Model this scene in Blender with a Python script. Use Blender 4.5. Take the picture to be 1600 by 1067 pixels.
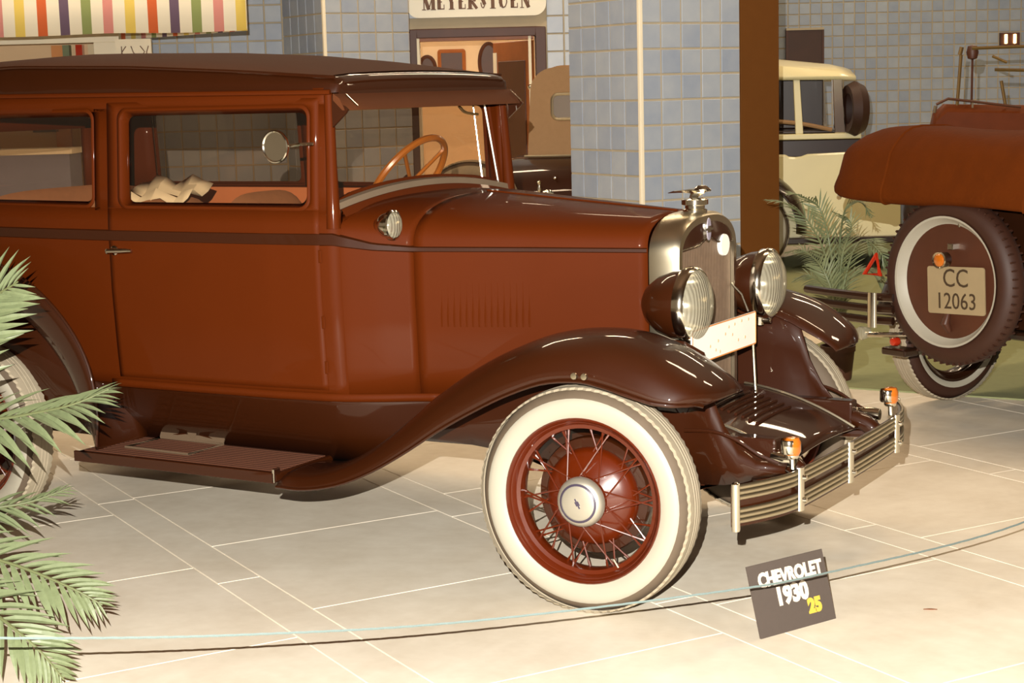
import bpy, bmesh, math, random
import numpy as np
from mathutils import Vector, Matrix
random.seed(7); rng = np.random.RandomState(7)
for o in list(bpy.data.objects): bpy.data.objects.remove(o)
scene = bpy.context.scene
COL = scene.collection

# ------------------------------------------------------------------ camera
CAM = np.array([2.5054, -5.4377, 1.6475]); YAW, PITCH, ROLL, FPX = -0.5303, 0.1449, -0.0253, 2710.08
_f = np.array([math.sin(YAW)*math.cos(PITCH), math.cos(YAW)*math.cos(PITCH), -math.sin(PITCH)])
_r0 = np.array([math.cos(YAW), -math.sin(YAW), 0.0]); _u0 = np.cross(_r0, _f)
_r = math.cos(ROLL)*_r0 + math.sin(ROLL)*_u0; _u = -math.sin(ROLL)*_r0 + math.cos(ROLL)*_u0
cd = bpy.data.cameras.new('camera'); cam = bpy.data.objects.new('camera', cd); COL.objects.link(cam)
cd.sensor_width = 36.0; cd.lens = FPX/1600*36.0; cd.clip_end = 200
M = Matrix(((_r[0], _u[0], -_f[0], CAM[0]), (_r[1], _u[1], -_f[1], CAM[1]), (_r[2], _u[2], -_f[2], CAM[2]), (0, 0, 0, 1)))
cam.matrix_world = M; scene.camera = cam
def PX(x, y, depth):            # photo pixel + distance along the view axis -> world point
    d = _f + _r*(x-800)/FPX - _u*(y-533.5)/FPX
    return CAM + d*depth
def PZ(x, y, z):                # photo pixel + height -> world point
    d = _f + _r*(x-800)/FPX - _u*(y-533.5)/FPX
    return CAM + d*(z-CAM[2])/d[2]

# ------------------------------------------------------------------ world, lights, exposure
w = bpy.data.worlds.new('world'); scene.world = w; w.use_nodes = True
bg = w.node_tree.nodes['Background']; bg.inputs[0].default_value = (0.60, 0.44, 0.28, 1); bg.inputs[1].default_value = 0.38
vs = scene.view_settings; vs.view_transform = 'Standard'; vs.look = 'None'; vs.gamma = 1.0; vs.use_curve_mapping = False
vs.exposure = 0.0
def lamp(name, kind, loc, energy, color, **k):
    d = bpy.data.lights.new(name, kind); d.energy = energy; d.color = color
    for a, v in k.items(): setattr(d, a, v)
    o = bpy.data.objects.new(name, d); COL.objects.link(o); o.location = loc
    return o
fl = lamp('camera_flash_offscreen', 'SPOT', CAM + _u*0.22 - _r*0.10, 3500, (1.0, 0.95, 0.87), spot_size=math.radians(95), spot_blend=0.6, shadow_soft_size=0.004)
fl.rotation_euler = M.to_euler()
def area(name, loc, sx, sy, e, color=(1.0, 0.76, 0.50), rot=(0, 0, 0)):
    o = lamp(name, 'AREA', loc, e, color, shape='RECTANGLE', size=sx, size_y=sy); o.rotation_euler = rot; return o
CEIL = 4.3
# the hall's ceiling lamps: equal lamps on one regular grid, all above the top edge of the picture
for i_, j_ in ((0, 0), (1, 0), (2, 0), (3, 0), (0, 1), (1, 1), (2, 1), (3, 1), (1, -1), (2, -1)):
    area('hall_light_offscreen', (-3.2+1.5*i_-3.0*j_, 1.6+2.6*i_+1.73*j_, CEIL-.12), 2.0, .25, 48, rot=(0, 0, math.radians(60)))

# ------------------------------------------------------------------ materials
def lin(c):
    return tuple(((v/255.0)/12.92 if v/255.0 <= .04045 else ((v/255.0+.055)/1.055)**2.4) for v in c)
MATS = {}
def mat(name, rgb, rough=.5, metal=0., coat=0., spec=.5, var=.12, scale=8., bump=0., bscale=60., emit=None, estr=0., linear=False, coatr=.06):
    m = bpy.data.materials.new(name); m.use_nodes = True; nt = m.node_tree; b = nt.nodes['Principled BSDF']
    c = rgb if linear else lin(rgb)
    tc = nt.nodes.new('ShaderNodeTexCoord'); nz = nt.nodes.new('ShaderNodeTexNoise'); nz.inputs['Scale'].default_value = scale; nz.inputs['Detail'].default_value = 4
    nt.links.new(tc.outputs['Object'], nz.inputs['Vector'])
    mx = nt.nodes.new('ShaderNodeMix'); mx.data_type = 'RGBA'
    mx.inputs[6].default_value = (*[v*(1-var) for v in c], 1); mx.inputs[7].default_value = (*[min(1, v*(1+var)) for v in c], 1)
    nt.links.new(nz.outputs['Fac'], mx.inputs[0]); nt.links.new(mx.outputs[2], b.inputs['Base Color'])
    b.inputs['Roughness'].default_value = rough; b.inputs['Metallic'].default_value = metal
    b.inputs['Coat Weight'].default_value = coat; b.inputs['Coat Roughness'].default_value = coatr; b.inputs['Specular IOR Level'].default_value = spec
    if bump:
        n2 = nt.nodes.new('ShaderNodeTexNoise'); n2.inputs['Scale'].default_value = bscale; n2.inputs['Detail'].default_value = 3
        nt.links.new(tc.outputs['Object'], n2.inputs['Vector'])
        bp = nt.nodes.new('ShaderNodeBump'); bp.inputs['Strength'].default_value = bump; bp.inputs['Distance'].default_value = .01
        nt.links.new(n2.outputs['Fac'], bp.inputs['Height']); nt.links.new(bp.outputs['Normal'], b.inputs['Normal'])
    if emit: b.inputs['Emission Color'].default_value = (*lin(emit), 1); b.inputs['Emission Strength'].default_value = estr
    MATS[name] = m; return m
mat('maroon', (77, 29, 3), .6, coat=.12, var=.04, spec=.06, coatr=.03)
mat('black_paint', (48, 18, 2), .5, coat=.7, var=.05, spec=.15, coatr=.03)
mat('roof_fabric', (84, 46, 24), .8, spec=.12, var=.08, bump=.1, bscale=300)
mat('rubber', (90, 76, 60), .75, var=.2, scale=20)
mat('rubber_dark', (52, 24, 9), .6, var=.15, scale=20)
mat('tread', (156, 144, 122), .85, var=.15, scale=30)
mat('whitewall', (160, 154, 138), .5, var=.03)
mat('red_rim', (82, 25, 1), .3, coat=.5, var=.08)
mat('chrome', (225, 220, 205), .14, metal=1, var=.04)
mat('nickel', (200, 190, 165), .30, metal=1, var=.06)
mat('aluminium', (190, 184, 168), .42, metal=.75, var=.05)
mat('dark_ring', (62, 54, 70), .4)
mat('core', (118, 96, 76), .5, metal=.4, var=.25, scale=40)
def lens_mat():                 # pale frosted glass with vertical flutes
    m = bpy.data.materials.new('lens'); m.use_nodes = True; nt = m.node_tree; nt.nodes.clear(); N = nt.nodes.new; L = nt.links.new
    out = N('ShaderNodeOutputMaterial'); tr = N('ShaderNodeBsdfTransparent'); df = N('ShaderNodeBsdfDiffuse'); gl = N('ShaderNodeBsdfGlossy'); m1 = N('ShaderNodeMixShader'); m2 = N('ShaderNodeMixShader')
    tc = N('ShaderNodeTexCoord'); wv = N('ShaderNodeTexWave'); wv.bands_direction = 'Y'; wv.inputs['Scale'].default_value = 22; bp = N('ShaderNodeBump'); bp.inputs['Strength'].default_value = .5; bp.inputs['Distance'].default_value = .004
    L(tc.outputs['Object'], wv.inputs['Vector']); L(wv.outputs['Fac'], bp.inputs['Height']); L(bp.outputs['Normal'], gl.inputs['Normal']); L(bp.outputs['Normal'], df.inputs['Normal'])
    df.inputs['Color'].default_value = (*lin((178, 172, 150)), 1); tr.inputs['Color'].default_value = (.92, .90, .84, 1); gl.inputs['Roughness'].default_value = .12
    m1.inputs[0].default_value = .50; m2.inputs[0].default_value = .14
    L(tr.outputs[0], m1.inputs[1]); L(df.outputs[0], m1.inputs[2]); L(m1.outputs[0], m2.inputs[1]); L(gl.outputs[0], m2.inputs[2]); L(m2.outputs[0], out.inputs[0]); MATS['lens'] = m
lens_mat()
mat('amber', (180, 96, 22), .15, coat=1, var=.15, scale=30)
mat('red_lens', (176, 44, 20), .15, coat=1, var=.1)
mat('plate_white', (250, 246, 236), .45, var=.02)
mat('plate_mark', (222, 186, 146), .6)
mat('orange_line', (215, 140, 70), .5)
mat('seat', (150, 100, 64), .8, var=.15, scale=30)
mat('lining', (190, 112, 66), .85, var=.12)
mat('wood_wheel', (176, 104, 34), .3, coat=.4, var=.3, scale=6)
mat('paper', (214, 196, 160), .8, var=.05)
mat('step_rubber', (92, 52, 32), .7)
mat('dull_metal', (112, 92, 72), .5, metal=.3, var=.08)
mat('enamel', (150, 144, 160), .3, coat=.6)
mat('gasket', (112, 96, 78), .5)
mat('palm_leaf', (106, 116, 82), .5, var=.3, scale=6)
mat('palm_stem', (96, 102, 66), .55, var=.2)
mat('pot', (70, 38, 20), .6)
mat('soil', (60, 42, 28), .95, bump=.5)
mat('rope', (112, 128, 126), .6, var=.1, scale=200)
mat('sign_board', (83, 74, 68), .75, spec=.08, var=.06, scale=60)
mat('sign_white', (214, 202, 186), .6, var=.02)
mat('sign_yellow', (190, 168, 66), .6, var=.02)
mat('cream_paint', (226, 216, 170), .35, coat=.4, var=.03)
mat('tan_canvas', (154, 122, 88), .85, spec=.08, var=.08, scale=30, bump=.2, bscale=200)
mat('brown_canvas', (86, 37, 3), .85, spec=.08, var=.2, scale=10, bump=.25, bscale=60)
mat('leather', (92, 42, 14), .5, spec=.08, var=.2, scale=10)
mat('dark_body', (38, 17, 6), .3, coat=.6, var=.06)
mat('plate_grey', (148, 130, 98), .5, var=.12, scale=10)
mat('plate_black', (60, 44, 26), .6)
mat('brass', (150, 124, 82), .35, metal=.9)
mat('grout', (186, 172, 146), .85, spec=.08, var=.08)
mat('plaster', (216, 186, 148), .9, spec=.08, var=.05)
mat('plaster_white', (236, 226, 200), .85, var=.03)
mat('wood', (150, 84, 36), .5, var=.35, scale=5)
mat('wood_dark', (72, 36, 18), .5, var=.3, scale=6)
mat('post_brown', (101, 62, 26), .7, spec=.08, var=.08, scale=12)
mat('sign_cream', (236, 232, 214), .5, var=.02)
mat('letter_brown', (104, 72, 50), .6)
mat('ceiling', (96, 72, 52), .9)
mat('bluewall', (112, 112, 128), .7, var=.1)
mat('carpet', (142, 146, 104), .95, var=.12, scale=14, bump=.3, bscale=300)
mat('picture', (62, 32, 14), .5, var=.5, scale=4)
mat('warm_glow', (255, 220, 160), .5, emit=(255, 205, 130), estr=5)
mat('counter_blue', (130, 132, 152), .6, var=.1)
mat('orange_panel', (206, 138, 80), .7, var=.05)

def tile_mat(name, a, b, rough=.35):
    m = bpy.data.materials.new(name); m.use_nodes = True; nt = m.node_tree; p = nt.nodes['Principled BSDF']
    oi = nt.nodes.new('ShaderNodeObjectInfo'); tc = nt.nodes.new('ShaderNodeTexCoord')
    nz = nt.nodes.new('ShaderNodeTexNoise'); nz.inputs['Scale'].default_value = 9; nz.inputs['Detail'].default_value = 5
    ge = nt.nodes.new('ShaderNodeNewGeometry')
    nt.links.new(ge.outputs['Position'], nz.inputs['Vector'])
    ad = nt.nodes.new('ShaderNodeMath'); ad.operation = 'MULTIPLY_ADD'; ad.inputs[1].default_value = .45
    nt.links.new(oi.outputs['Random'], ad.inputs[0]); 
    m2 = nt.nodes.new('ShaderNodeMath'); m2.operation = 'MULTIPLY'; m2.inputs[1].default_value = .75
    nt.links.new(nz.outputs['Fac'], m2.inputs[0]); nt.links.new(m2.outputs[0], ad.inputs[2])
    mx = nt.nodes.new('ShaderNodeMix'); mx.data_type = 'RGBA'; mx.inputs[6].default_value = (*lin(a), 1); mx.inputs[7].default_value = (*lin(b), 1)
    nt.links.new(ad.outputs[0], mx.inputs[0]); nt.links.new(mx.outputs[2], p.inputs['Base Color']); p.inputs['Roughness'].default_value = rough
    MATS[name] = m
tile_mat('tile_blue', (134, 148, 172), (172, 180, 188))

def floor_mat(name, a, b, rough):
    m = bpy.data.materials.new(name); m.use_nodes = True; nt = m.node_tree; p = nt.nodes['Principled BSDF']
    ge = nt.nodes.new('ShaderNodeNewGeometry'); oi = nt.nodes.new('ShaderNodeObjectInfo')
    n1 = nt.nodes.new('ShaderNodeTexNoise'); n1.inputs['Scale'].default_value = 2.2; n1.inputs['Detail'].default_value = 7; n1.inputs['Roughness'].default_value = .62
    n2 = nt.nodes.new('ShaderNodeTexNoise'); n2.inputs['Scale'].default_value = 17; n2.inputs['Detail'].default_value = 6
    for n in (n1, n2): nt.links.new(ge.outputs['Position'], n.inputs['Vector'])
    a1 = nt.nodes.new('ShaderNodeMath'); a1.operation = 'MULTIPLY_ADD'; a1.inputs[1].default_value = .35
    nt.links.new(n2.outputs['Fac'], a1.inputs[0]); nt.links.new(n1.outputs['Fac'], a1.inputs[2])
    a2 = nt.nodes.new('ShaderNodeMath'); a2.operation = 'MULTIPLY_ADD'; a2.inputs[1].default_value = .08
    nt.links.new(oi.outputs['Random'], a2.inputs[0]); nt.links.new(a1.outputs[0], a2.inputs[2])
    cr = nt.nodes.new('ShaderNodeValToRGB'); cr.color_ramp.elements[0].position = .42; cr.color_ramp.elements[1].position = .95
    cr.color_ramp.elements[0].color = (*lin(a), 1); cr.color_ramp.elements[1].color = (*lin(b), 1)
    nt.links.new(a2.outputs[0], cr.inputs[0]); nt.links.new(cr.outputs[0], p.inputs['Base Color'])
    p.inputs['Roughness'].default_value = rough
    MATS[name] = m
floor_mat('floor_slab', (218, 205, 182), (244, 235, 216), .6)
floor_mat('floor_joint', (228, 216, 195), (238, 228, 209), .8)

def glass_mat(name, tint, refl=.07):
    m = bpy.data.materials.new(name); m.use_nodes = True; nt = m.node_tree; nt.nodes.clear()
    out = nt.nodes.new('ShaderNodeOutputMaterial'); tr = nt.nodes.new('ShaderNodeBsdfTransparent'); gl = nt.nodes.new('ShaderNodeBsdfGlossy'); mx = nt.nodes.new('ShaderNodeMixShader')
    tr.inputs[0].default_value = (*lin(tint), 1); gl.inputs['Roughness'].default_value = .02; mx.inputs[0].default_value = refl
    nt.links.new(tr.outputs[0], mx.inputs[1]); nt.links.new(gl.outputs[0], mx.inputs[2]); nt.links.new(mx.outputs[0], out.inputs[0]); MATS[name] = m
glass_mat('glass', (247, 242, 236), .05)

def stripe_mat(name, period):
    m = bpy.data.materials.new(name); m.use_nodes = True; nt = m.node_tree; p = nt.nodes['Principled BSDF']; p.inputs['Roughness'].default_value = .85
    tc = nt.nodes.new('ShaderNodeTexCoord'); sx = nt.nodes.new('ShaderNodeSeparateXYZ'); nt.links.new(tc.outputs['Object'], sx.inputs[0])
    d = nt.nodes.new('ShaderNodeMath'); d.operation = 'DIVIDE'; d.inputs[1].default_value = period; nt.links.new(sx.outputs[0], d.inputs[0])
    fr = nt.nodes.new('ShaderNodeMath'); fr.operation = 'FRACT'; nt.links.new(d.outputs[0], fr.inputs[0])
    cr = nt.nodes.new('ShaderNodeValToRGB'); cr.color_ramp.interpolation = 'CONSTANT'
    W = (236, 228, 204); cols = [(226, 198, 96), (206, 98, 48), (104, 84, 104), (140, 152, 92), (212, 140, 130)]
    els = cr.color_ramp.elements
    seq = []
    for i, c in enumerate(cols): seq += [(i*.2, c), (i*.2+.088, W)]
    els[0].position = 0; els[0].color = (*lin(seq[0][1]), 1); els[1].position = seq[1][0]; els[1].color = (*lin(seq[1][1]), 1)
    for ps, c in seq[2:]: e = els.new(ps); e.color = (*lin(c), 1)
    nt.links.new(fr.outputs[0], cr.inputs[0]); nt.links.new(cr.outputs[0], p.inputs['Base Color']); MATS[name] = m
stripe_mat('awning_stripe', .80)

# ------------------------------------------------------------------ mesh helpers
class MB:
    def __init__(s): s.v = []; s.f = []
    def add(s, v, f):
        n = len(s.v); s.v += [tuple(map(float, p)) for p in v]; s.f += [tuple(i+n for i in q) for q in f]; return s
    def box(s, a, b):
        x0, y0, z0 = a; x1, y1, z1 = b
        return s.add([(x0,y0,z0),(x1,y0,z0),(x1,y1,z0),(x0,y1,z0),(x0,y0,z1),(x1,y0,z1),(x1,y1,z1),(x0,y1,z1)],
                     [(0,3,2,1),(4,5,6,7),(0,1,5,4),(1,2,6,5),(2,3,7,6),(3,0,4,7)])
    def loft(s, secs, closed=False, caps=False, loop=False):
        n = len(secs[0]); v = [p for q in secs for p in q]; f = []
        m = len(secs); R = range(m if loop else m-1)
        for i in R:
            for j in range(n if closed else n-1):
                k = (j+1) % n; i2 = (i+1) % m
                f.append((i*n+j, i*n+k, i2*n+k, i2*n+j))
        if caps: f.append(tuple(range(n))); f.append(tuple((m-1)*n+j for j in range(n)))
        return s.add(v, f)
    def tube(s, path, r, n=8, loop=False, caps=True):
        P = [np.array(p, float) for p in path]; m = len(P); secs = []; up = np.array([0, 0, 1.]); prev = None
        for i in range(m):
            a = P[(i-1) % m] if (loop or i > 0) else P[i]; b = P[(i+1) % m] if (loop or i < m-1) else P[i]
            t = b-a; t = t/(np.linalg.norm(t)+1e-12)
            if prev is None:
                h = up if abs(t[2]) < .9 else np.array([1., 0, 0])
                e1 = np.cross(t, h)
            else: e1 = prev - t*np.dot(prev, t)
            e1 /= np.linalg.norm(e1); e2 = np.cross(t, e1); prev = e1
            rr = r[i] if hasattr(r, '__len__') else r
            secs.append([P[i] + rr*(math.cos(2*math.pi*k/n)*e1 + math.sin(2*math.pi*k/n)*e2) for k in range(n)])
        return s.loft(secs, closed=True, caps=caps and not loop, loop=loop)
    def lathe(s, prof, axis='y', n=48, c=(0, 0, 0), closed=False):
        # prof: (r, a) a along axis
        secs = []
        for k in range(n):
            t = 2*math.pi*k/n; C, S = math.cos(t), math.sin(t); q = []
            for r, a in prof:
                if axis == 'y': p = (r*C, a, r*S)
                elif axis == 'x': p = (a, r*C, r*S)
                else: p = (r*C, r*S, a)
                q.append((p[0]+c[0], p[1]+c[1], p[2]+c[2]))
            secs.append(q)
        return s.loft(secs, closed=closed, loop=True)
    def poly(s, pts, ext):
        n = len(pts); e = np.array(ext)
        v = [np.array(p) for p in pts] + [np.array(p)+e for p in pts]
        return s.add(v, [tuple(range(n)), tuple(range(2*n-1, n-1, -1))] + [(i, (i+1) % n, n+(i+1) % n, n+i) for i in range(n)])
    def xf(s, fn): s.v = [tuple(fn(np.array(p))) for p in s.v]; return s
    def mesh(s, name, m, smooth=40):
        me = bpy.data.meshes.new(name); bm = bmesh.new()
        vs_ = [bm.verts.new(p) for p in s.v]
        for q in s.f:
            q2 = []
            for i in q:
                if i not in q2: q2.append(i)
            if len(q2) < 3: continue
            try: bm.faces.new([vs_[i] for i in q2])
            except ValueError: pass
        bmesh.ops.remove_doubles(bm, verts=bm.verts, dist=1e-5)
        bmesh.ops.recalc_face_normals(bm, faces=bm.faces)
        bm.to_mesh(me); bm.free()
        me.materials.append(MATS[m])
        if smooth:
            me.shade_smooth()
            me.set_sharp_from_angle(angle=math.radians(smooth))
        return me
def link(name, data, parent=None, loc=None, rot=None):
    o = bpy.data.objects.new(name, data); COL.objects.link(o)
    if parent is not None: o.parent = parent
    if loc is not None: o.location = loc
    if rot is not None: o.rotation_euler = rot
    return o
def build(mb, name, m, parent=None, loc=None, rot=None, smooth=40, solid=0, bevel=0, sub=0, label=None, offset=-1):
    o = link(name, mb.mesh(name, m, smooth), parent, loc, rot)
    if solid: md = o.modifiers.new('thickness', 'SOLIDIFY'); md.thickness = solid; md.offset = offset
    if bevel: md = o.modifiers.new('bevel', 'BEVEL'); md.width = bevel; md.segments = 2; md.limit_method = 'ANGLE'
    if sub: md = o.modifiers.new('sub', 'SUBSURF'); md.levels = sub; md.render_levels = sub
    if label: o['label'] = label
    return o
def tag(o, label, cat, group=None):
    o['label'] = label; o['category'] = cat
    if group: o['group'] = group
    return o
def thing(name, label, cat, loc=(0, 0, 0), rz=0, group=None):
    o = link(name, None, None, loc, (0, 0, rz)); o.empty_display_size = .2
    return tag(o, label, cat, group)
def struct(o): o['kind'] = 'structure'; return o
def copy_tree(o, parent=None):
    c = o.copy(); COL.objects.link(c); c.parent = parent
    for ch in list(o.children): copy_tree(ch, c)
    return c
def crv(pts, n):                # Catmull-Rom resample (any dimension)
    P = np.array(pts, float); m = len(P); out = []
    for t in np.linspace(0, m-1, n):
        i = min(int(t), m-2); u = t-i
        p1, p2 = P[i], P[i+1]; p0 = P[i-1] if i > 0 else 2*p1-p2; p3 = P[i+2] if i+2 < m else 2*p2-p1
        out.append(.5*((2*p1)+(-p0+p2)*u+(2*p0-5*p1+4*p2-p3)*u*u+(-p0+3*p1-3*p2+p3)*u**3))
    return np.array(out)
def rrect(x0, x1, z0, z1, r, n=6):
    out = []
    for cx, cz, a0 in ((x1-r, z1-r, 0), (x0+r, z1-r, 90), (x0+r, z0+r, 180), (x1-r, z0+r, 270)):
        for k in range(n+1):
            a = math.radians(a0+90*k/n); out.append((cx+r*math.cos(a), cz+r*math.sin(a)))
    return out
def text_mesh(body, size, offset=0., extr=.001, sx=1.):
    cu = bpy.data.curves.new('txt', 'FONT'); cu.body = body; cu.size = size; cu.offset = offset; cu.extrude = extr; cu.align_x = 'CENTER'; cu.align_y = 'CENTER'; cu.resolution_u = 3
    o = bpy.data.objects.new('txt', cu); COL.objects.link(o); bpy.context.view_layer.update()
    me = bpy.data.meshes.new_from_object(o.evaluated_get(bpy.context.evaluated_depsgraph_get()))
    bpy.data.objects.remove(o); bpy.data.curves.remove(cu)
    for v in me.vertices: v.co.x *= sx
    return me

# ================================================================== SETTING
A30 = math.radians(30)
# ---- floor: a base slab with separate stone slabs laid on it
fo = struct(build(MB().box((-15, -13, -.20), (15, 19, -.0035)), 'floor', 'floor_joint', rot=(0, 0, -A30), smooth=0))
def chamfer_tile(w, h, t, c):   # plate in x-z (front = -y), origin at centre of the back
    a, b = w/2, h/2
    return MB().add([(-a,0,-b),(a,0,-b),(a,0,b),(-a,0,b),(-a,-t+c,-b),(a,-t+c,-b),(a,-t+c,b),(-a,-t+c,b),(-a+c,-t,-b+c),(a-c,-t,-b+c),(a-c,-t,b-c),(-a+c,-t,b-c)],
        [(0,1,5,4),(1,2,6,5),(2,3,7,6),(3,0,4,7),(4,5,9,8),(5,6,10,9),(6,7,11,10),(7,4,8,11),(8,9,10,11)])
G = .0045
slab_me = {}
def slab(x0, x1, y0, y1, parent):
    key = (round(x1-x0, 3), round(y1-y0, 3))
    if key not in slab_me:
        m = chamfer_tile(key[0]-G, key[1]-G, .004, .0012); m.xf(lambda p: (p[0], p[2], -p[1]-.004))
        slab_me[key] = m.mesh('floor_slab', 'floor_slab', 0)
    return link('floor_slab', slab_me[key], parent, ((x0+x1)/2, (y0+y1)/2, 0))
yy = -.26 - 4*1.095; k = 0; far_slabs = MB()
strips = []
while yy < 9.5:
    strips += [(yy, yy+.94, .94), (yy+.94, yy+1.095, 1.4)]; yy += 1.095
for i, (a, b, L) in enumerate(strips):
    x = -6 + (i*.37 % 1)*L
    while x < 6:
        cx, cy = x+L/2, (a+b)/2
        if -3.6 < cx < 4.2 and cy < 3.9: slab(x, x+L, a, b, fo)
        else:
            far_slabs.add([(x+G/2, a+G/2, 0), (x+L-G/2, a+G/2, 0), (x+L-G/2, b-G/2, 0), (x+G/2, b-G/2, 0), (x+G/2, a+G/2, -.004), (x+L-G/2, a+G/2, -.004), (x+L-G/2, b-G/2, -.004), (x+G/2, b-G/2, -.004)],
                          [(0,1,2,3),(0,4,5,1),(1,5,6,2),(2,6,7,3),(3,7,4,0)])
        x += L
o = build(far_slabs, 'slab_field', 'floor_slab', fo, smooth=0); o['kind'] = 'stuff'
cp = build(MB().box((-1.30, 3.42, 0), (4.2, 12.6, .008)).box((-3.5, 5.5, 0), (-1.30, 12.6, .008)), 'carpet', 'carpet', smooth=0)
tag(cp, 'flat green carpet under the cars behind the maroon sedan', 'carpet')

# ---- ceiling
struct(build(MB().box((-14, -9, CEIL), (9, 19, CEIL+.2)), 'ceiling', 'ceiling', smooth=0))

# ---- tiled surfaces
tile_meshes = {}
def tile_obj(size, parent, loc, rz, m, sz2=None):
    key = (size, m)
    if key not in tile_meshes: tile_meshes[key] = chamfer_tile(size-.012, size-.012, .008, .0025).mesh('tile', m, 0)
    return link('tile', tile_meshes[key], parent, loc, (0, 0, rz))
def tile_face(parent, size, m, org, ang, nu, z0, rows, single, skip=None):
    """org: local corner, ang: local direction of the face (front is -90 deg of it)"""
    d = np.array([math.cos(ang), math.sin(ang)]); rest = MB()
    for r in range(rows):
        z = z0 + (r+.5)*size
        for c in range(nu):
            s_ = (c+.5)*size; x, y = org[0]+d[0]*s_, org[1]+d[1]*s_
            if skip and skip(s_, z): continue
            if single(s_, z): tile_obj(size, parent, (x, y, z), ang, m)
            else:
                t = chamfer_tile(size-.012, size-.012, .008, .0025)
                ca, sa = math.cos(ang), math.sin(ang)
                t.xf(lambda p: (p[0]*ca-p[1]*sa+x, p[0]*sa+p[1]*ca+y, p[2]+z)); rest.add(t.v, t.f)
    if rest.v:
        o = build(rest, 'tile_field', m, parent, smooth=0); o['kind'] = 'stuff'
YC = math.radians(62)
def column(px, py, depth, pitch, zrow, single):
    c = PX(px, py, depth); S = pitch*5
    z0 = zrow - pitch*math.floor(zrow/pitch)
    rows = int((CEIL-z0)/pitch)
    o = struct(build(MB().box((0, 0, 0), (S, S, CEIL)), 'column', 'grout', loc=(c[0], c[1], 0), rot=(0, 0, YC), smooth=0))
    tile_face(o, pitch, 'tile_blue', (0, 0), 0, 5, z0, rows, single)
    tile_face(o, pitch, 'tile_blue', (0, S), -math.pi/2, 5, z0, rows, single)
    tile_face(o, pitch, 'tile_blue', (S, 0), math.pi/2, 5, z0, rows, lambda s_, z: False)
    build(MB().box((-.012, -.012, 0), (.016, .016, CEIL)), 'corner_trim', 'plaster_white', o, smooth=0, bevel=.006)
    return o
c1 = column(1001, 150, 10.4, .152, PX(1003, 36.7, 10.4)[2], lambda s_, z: .5 < z < 2.35)
c1['label'] = 'blue tiled square column behind the radiator of the maroon sedan'
c2 = column(506, 40, 13.5, .150, PX(506, 21, 13.5)[2], lambda s_, z: .9 < z < 2.6)
c2['label'] = 'blue tiled square column behind the sedan roof, left of the doorway'
cc = PX(1001, 150, 10.4)
po = struct(build(MB().box((.765, -.005, 0), (1.075, .32, CEIL)), 'post', 'post_brown', loc=(cc[0], cc[1], 0), rot=(0, 0, YC), smooth=0, bevel=.004))
po['label'] = 'plain brown square post against the blue tiled column'

# ---- doorway wall with tiles
AB = math.radians(31); WD = 15.0
def wall_frame(px, depth, ang):
    p = PX(px, 300, depth); return (p[0], p[1], 0)
wo = wall_frame(745, WD, AB)
e = WD/FPX
xL, xR = -1100*e, 172*e              # wall ends, local x
dL, dR, dH = -92*e, 96*e, 2.17
def inv_local(px, py, org, ang):      # pixel -> local x, z on the wall plane
    d = _f + _r*(px-800)/FPX - _u*(py-533.5)/FPX
    n = np.array([-math.sin(ang), math.cos(ang), 0]); t = np.dot(np.array(org)-CAM, n)/np.dot(d, n); p = CAM+d*t-np.array(org)
    return p[0]*math.cos(ang)+p[1]*math.sin(ang), p[2]
dL = inv_local(652, 90, wo, AB)[0]; dR = inv_local(838, 90, wo, AB)[0]; dH = inv_local(745, 58, wo, AB)[1]
wb = struct(build(MB().box((xL, 0, 0), (dL, .22, CEIL)).box((dR, 0, 0), (xR, .22, CEIL)).box((dL, 0, dH), (dR, .22, CEIL)), 'wall_back', 'grout', loc=wo, rot=(0, 0, AB), smooth=0))
ts = .15; nuL = int((dL-.09-xL)/ts)
tile_face(wb, ts, 'tile_blue', (dL-.09-nuL*ts, 0), 0, nuL, 0, 28, lambda s_, z: 1.05 < z < 2.75 and s_ > (nuL-14)*ts)
tile_face(wb, ts, 'tile_blue', (dR+.09, 0), 0, int((xR-dR-.09)/ts), 0, 28, lambda s_, z: .9 < z < 2.75)
nT = int((dR-dL+.18)/ts); 
tile_face(wb, ts, 'tile_blue', (dL-.09, 0), 0, nT, 0, 28, lambda s_, z: z < 2.75, skip=lambda s_, z: z < dH+.17)
# door casing
dc = struct(build(MB().box((dL-.085, -.03, 0), (dL, .24, dH+.075)).box((dR, -.03, 0), (dR+.085, .24, dH+.075)).box((dL, -.03, dH), (dR, .24, dH+.075)), 'door_1', 'wood_dark', loc=wo, rot=(0, 0, AB), smooth=0, bevel=.006))
dc['label'] = 'dark wooden door casing of the lit doorway'
build(MB().box((dL, -.02, 0), (dL+.022, .2, dH)), 'inner_trim', 'plaster_white', dc, smooth=0)
build(MB().box((dL+.02, .0, dH-.025), (dR-.02, .2, dH)), 'inner_trim', 'wood', dc, smooth=0)
def wl(px, py): return inv_local(px, py, wo, AB)
jx = wl(829, 130)[0]
build(MB().box((jx-.012, -.01, .3), (jx+.012, .03, dH)), 'jamb_strip', 'plaster_white', dc, smooth=0)
hx, hz = wl(829, 136); build(MB().lathe([(0, -.06), (.018, -.05), (.026, -.035), (.018, -.015), (.010, 0)], 'y', 16, (hx, 0, hz)), 'door_handle', 'chrome', dc)
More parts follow.
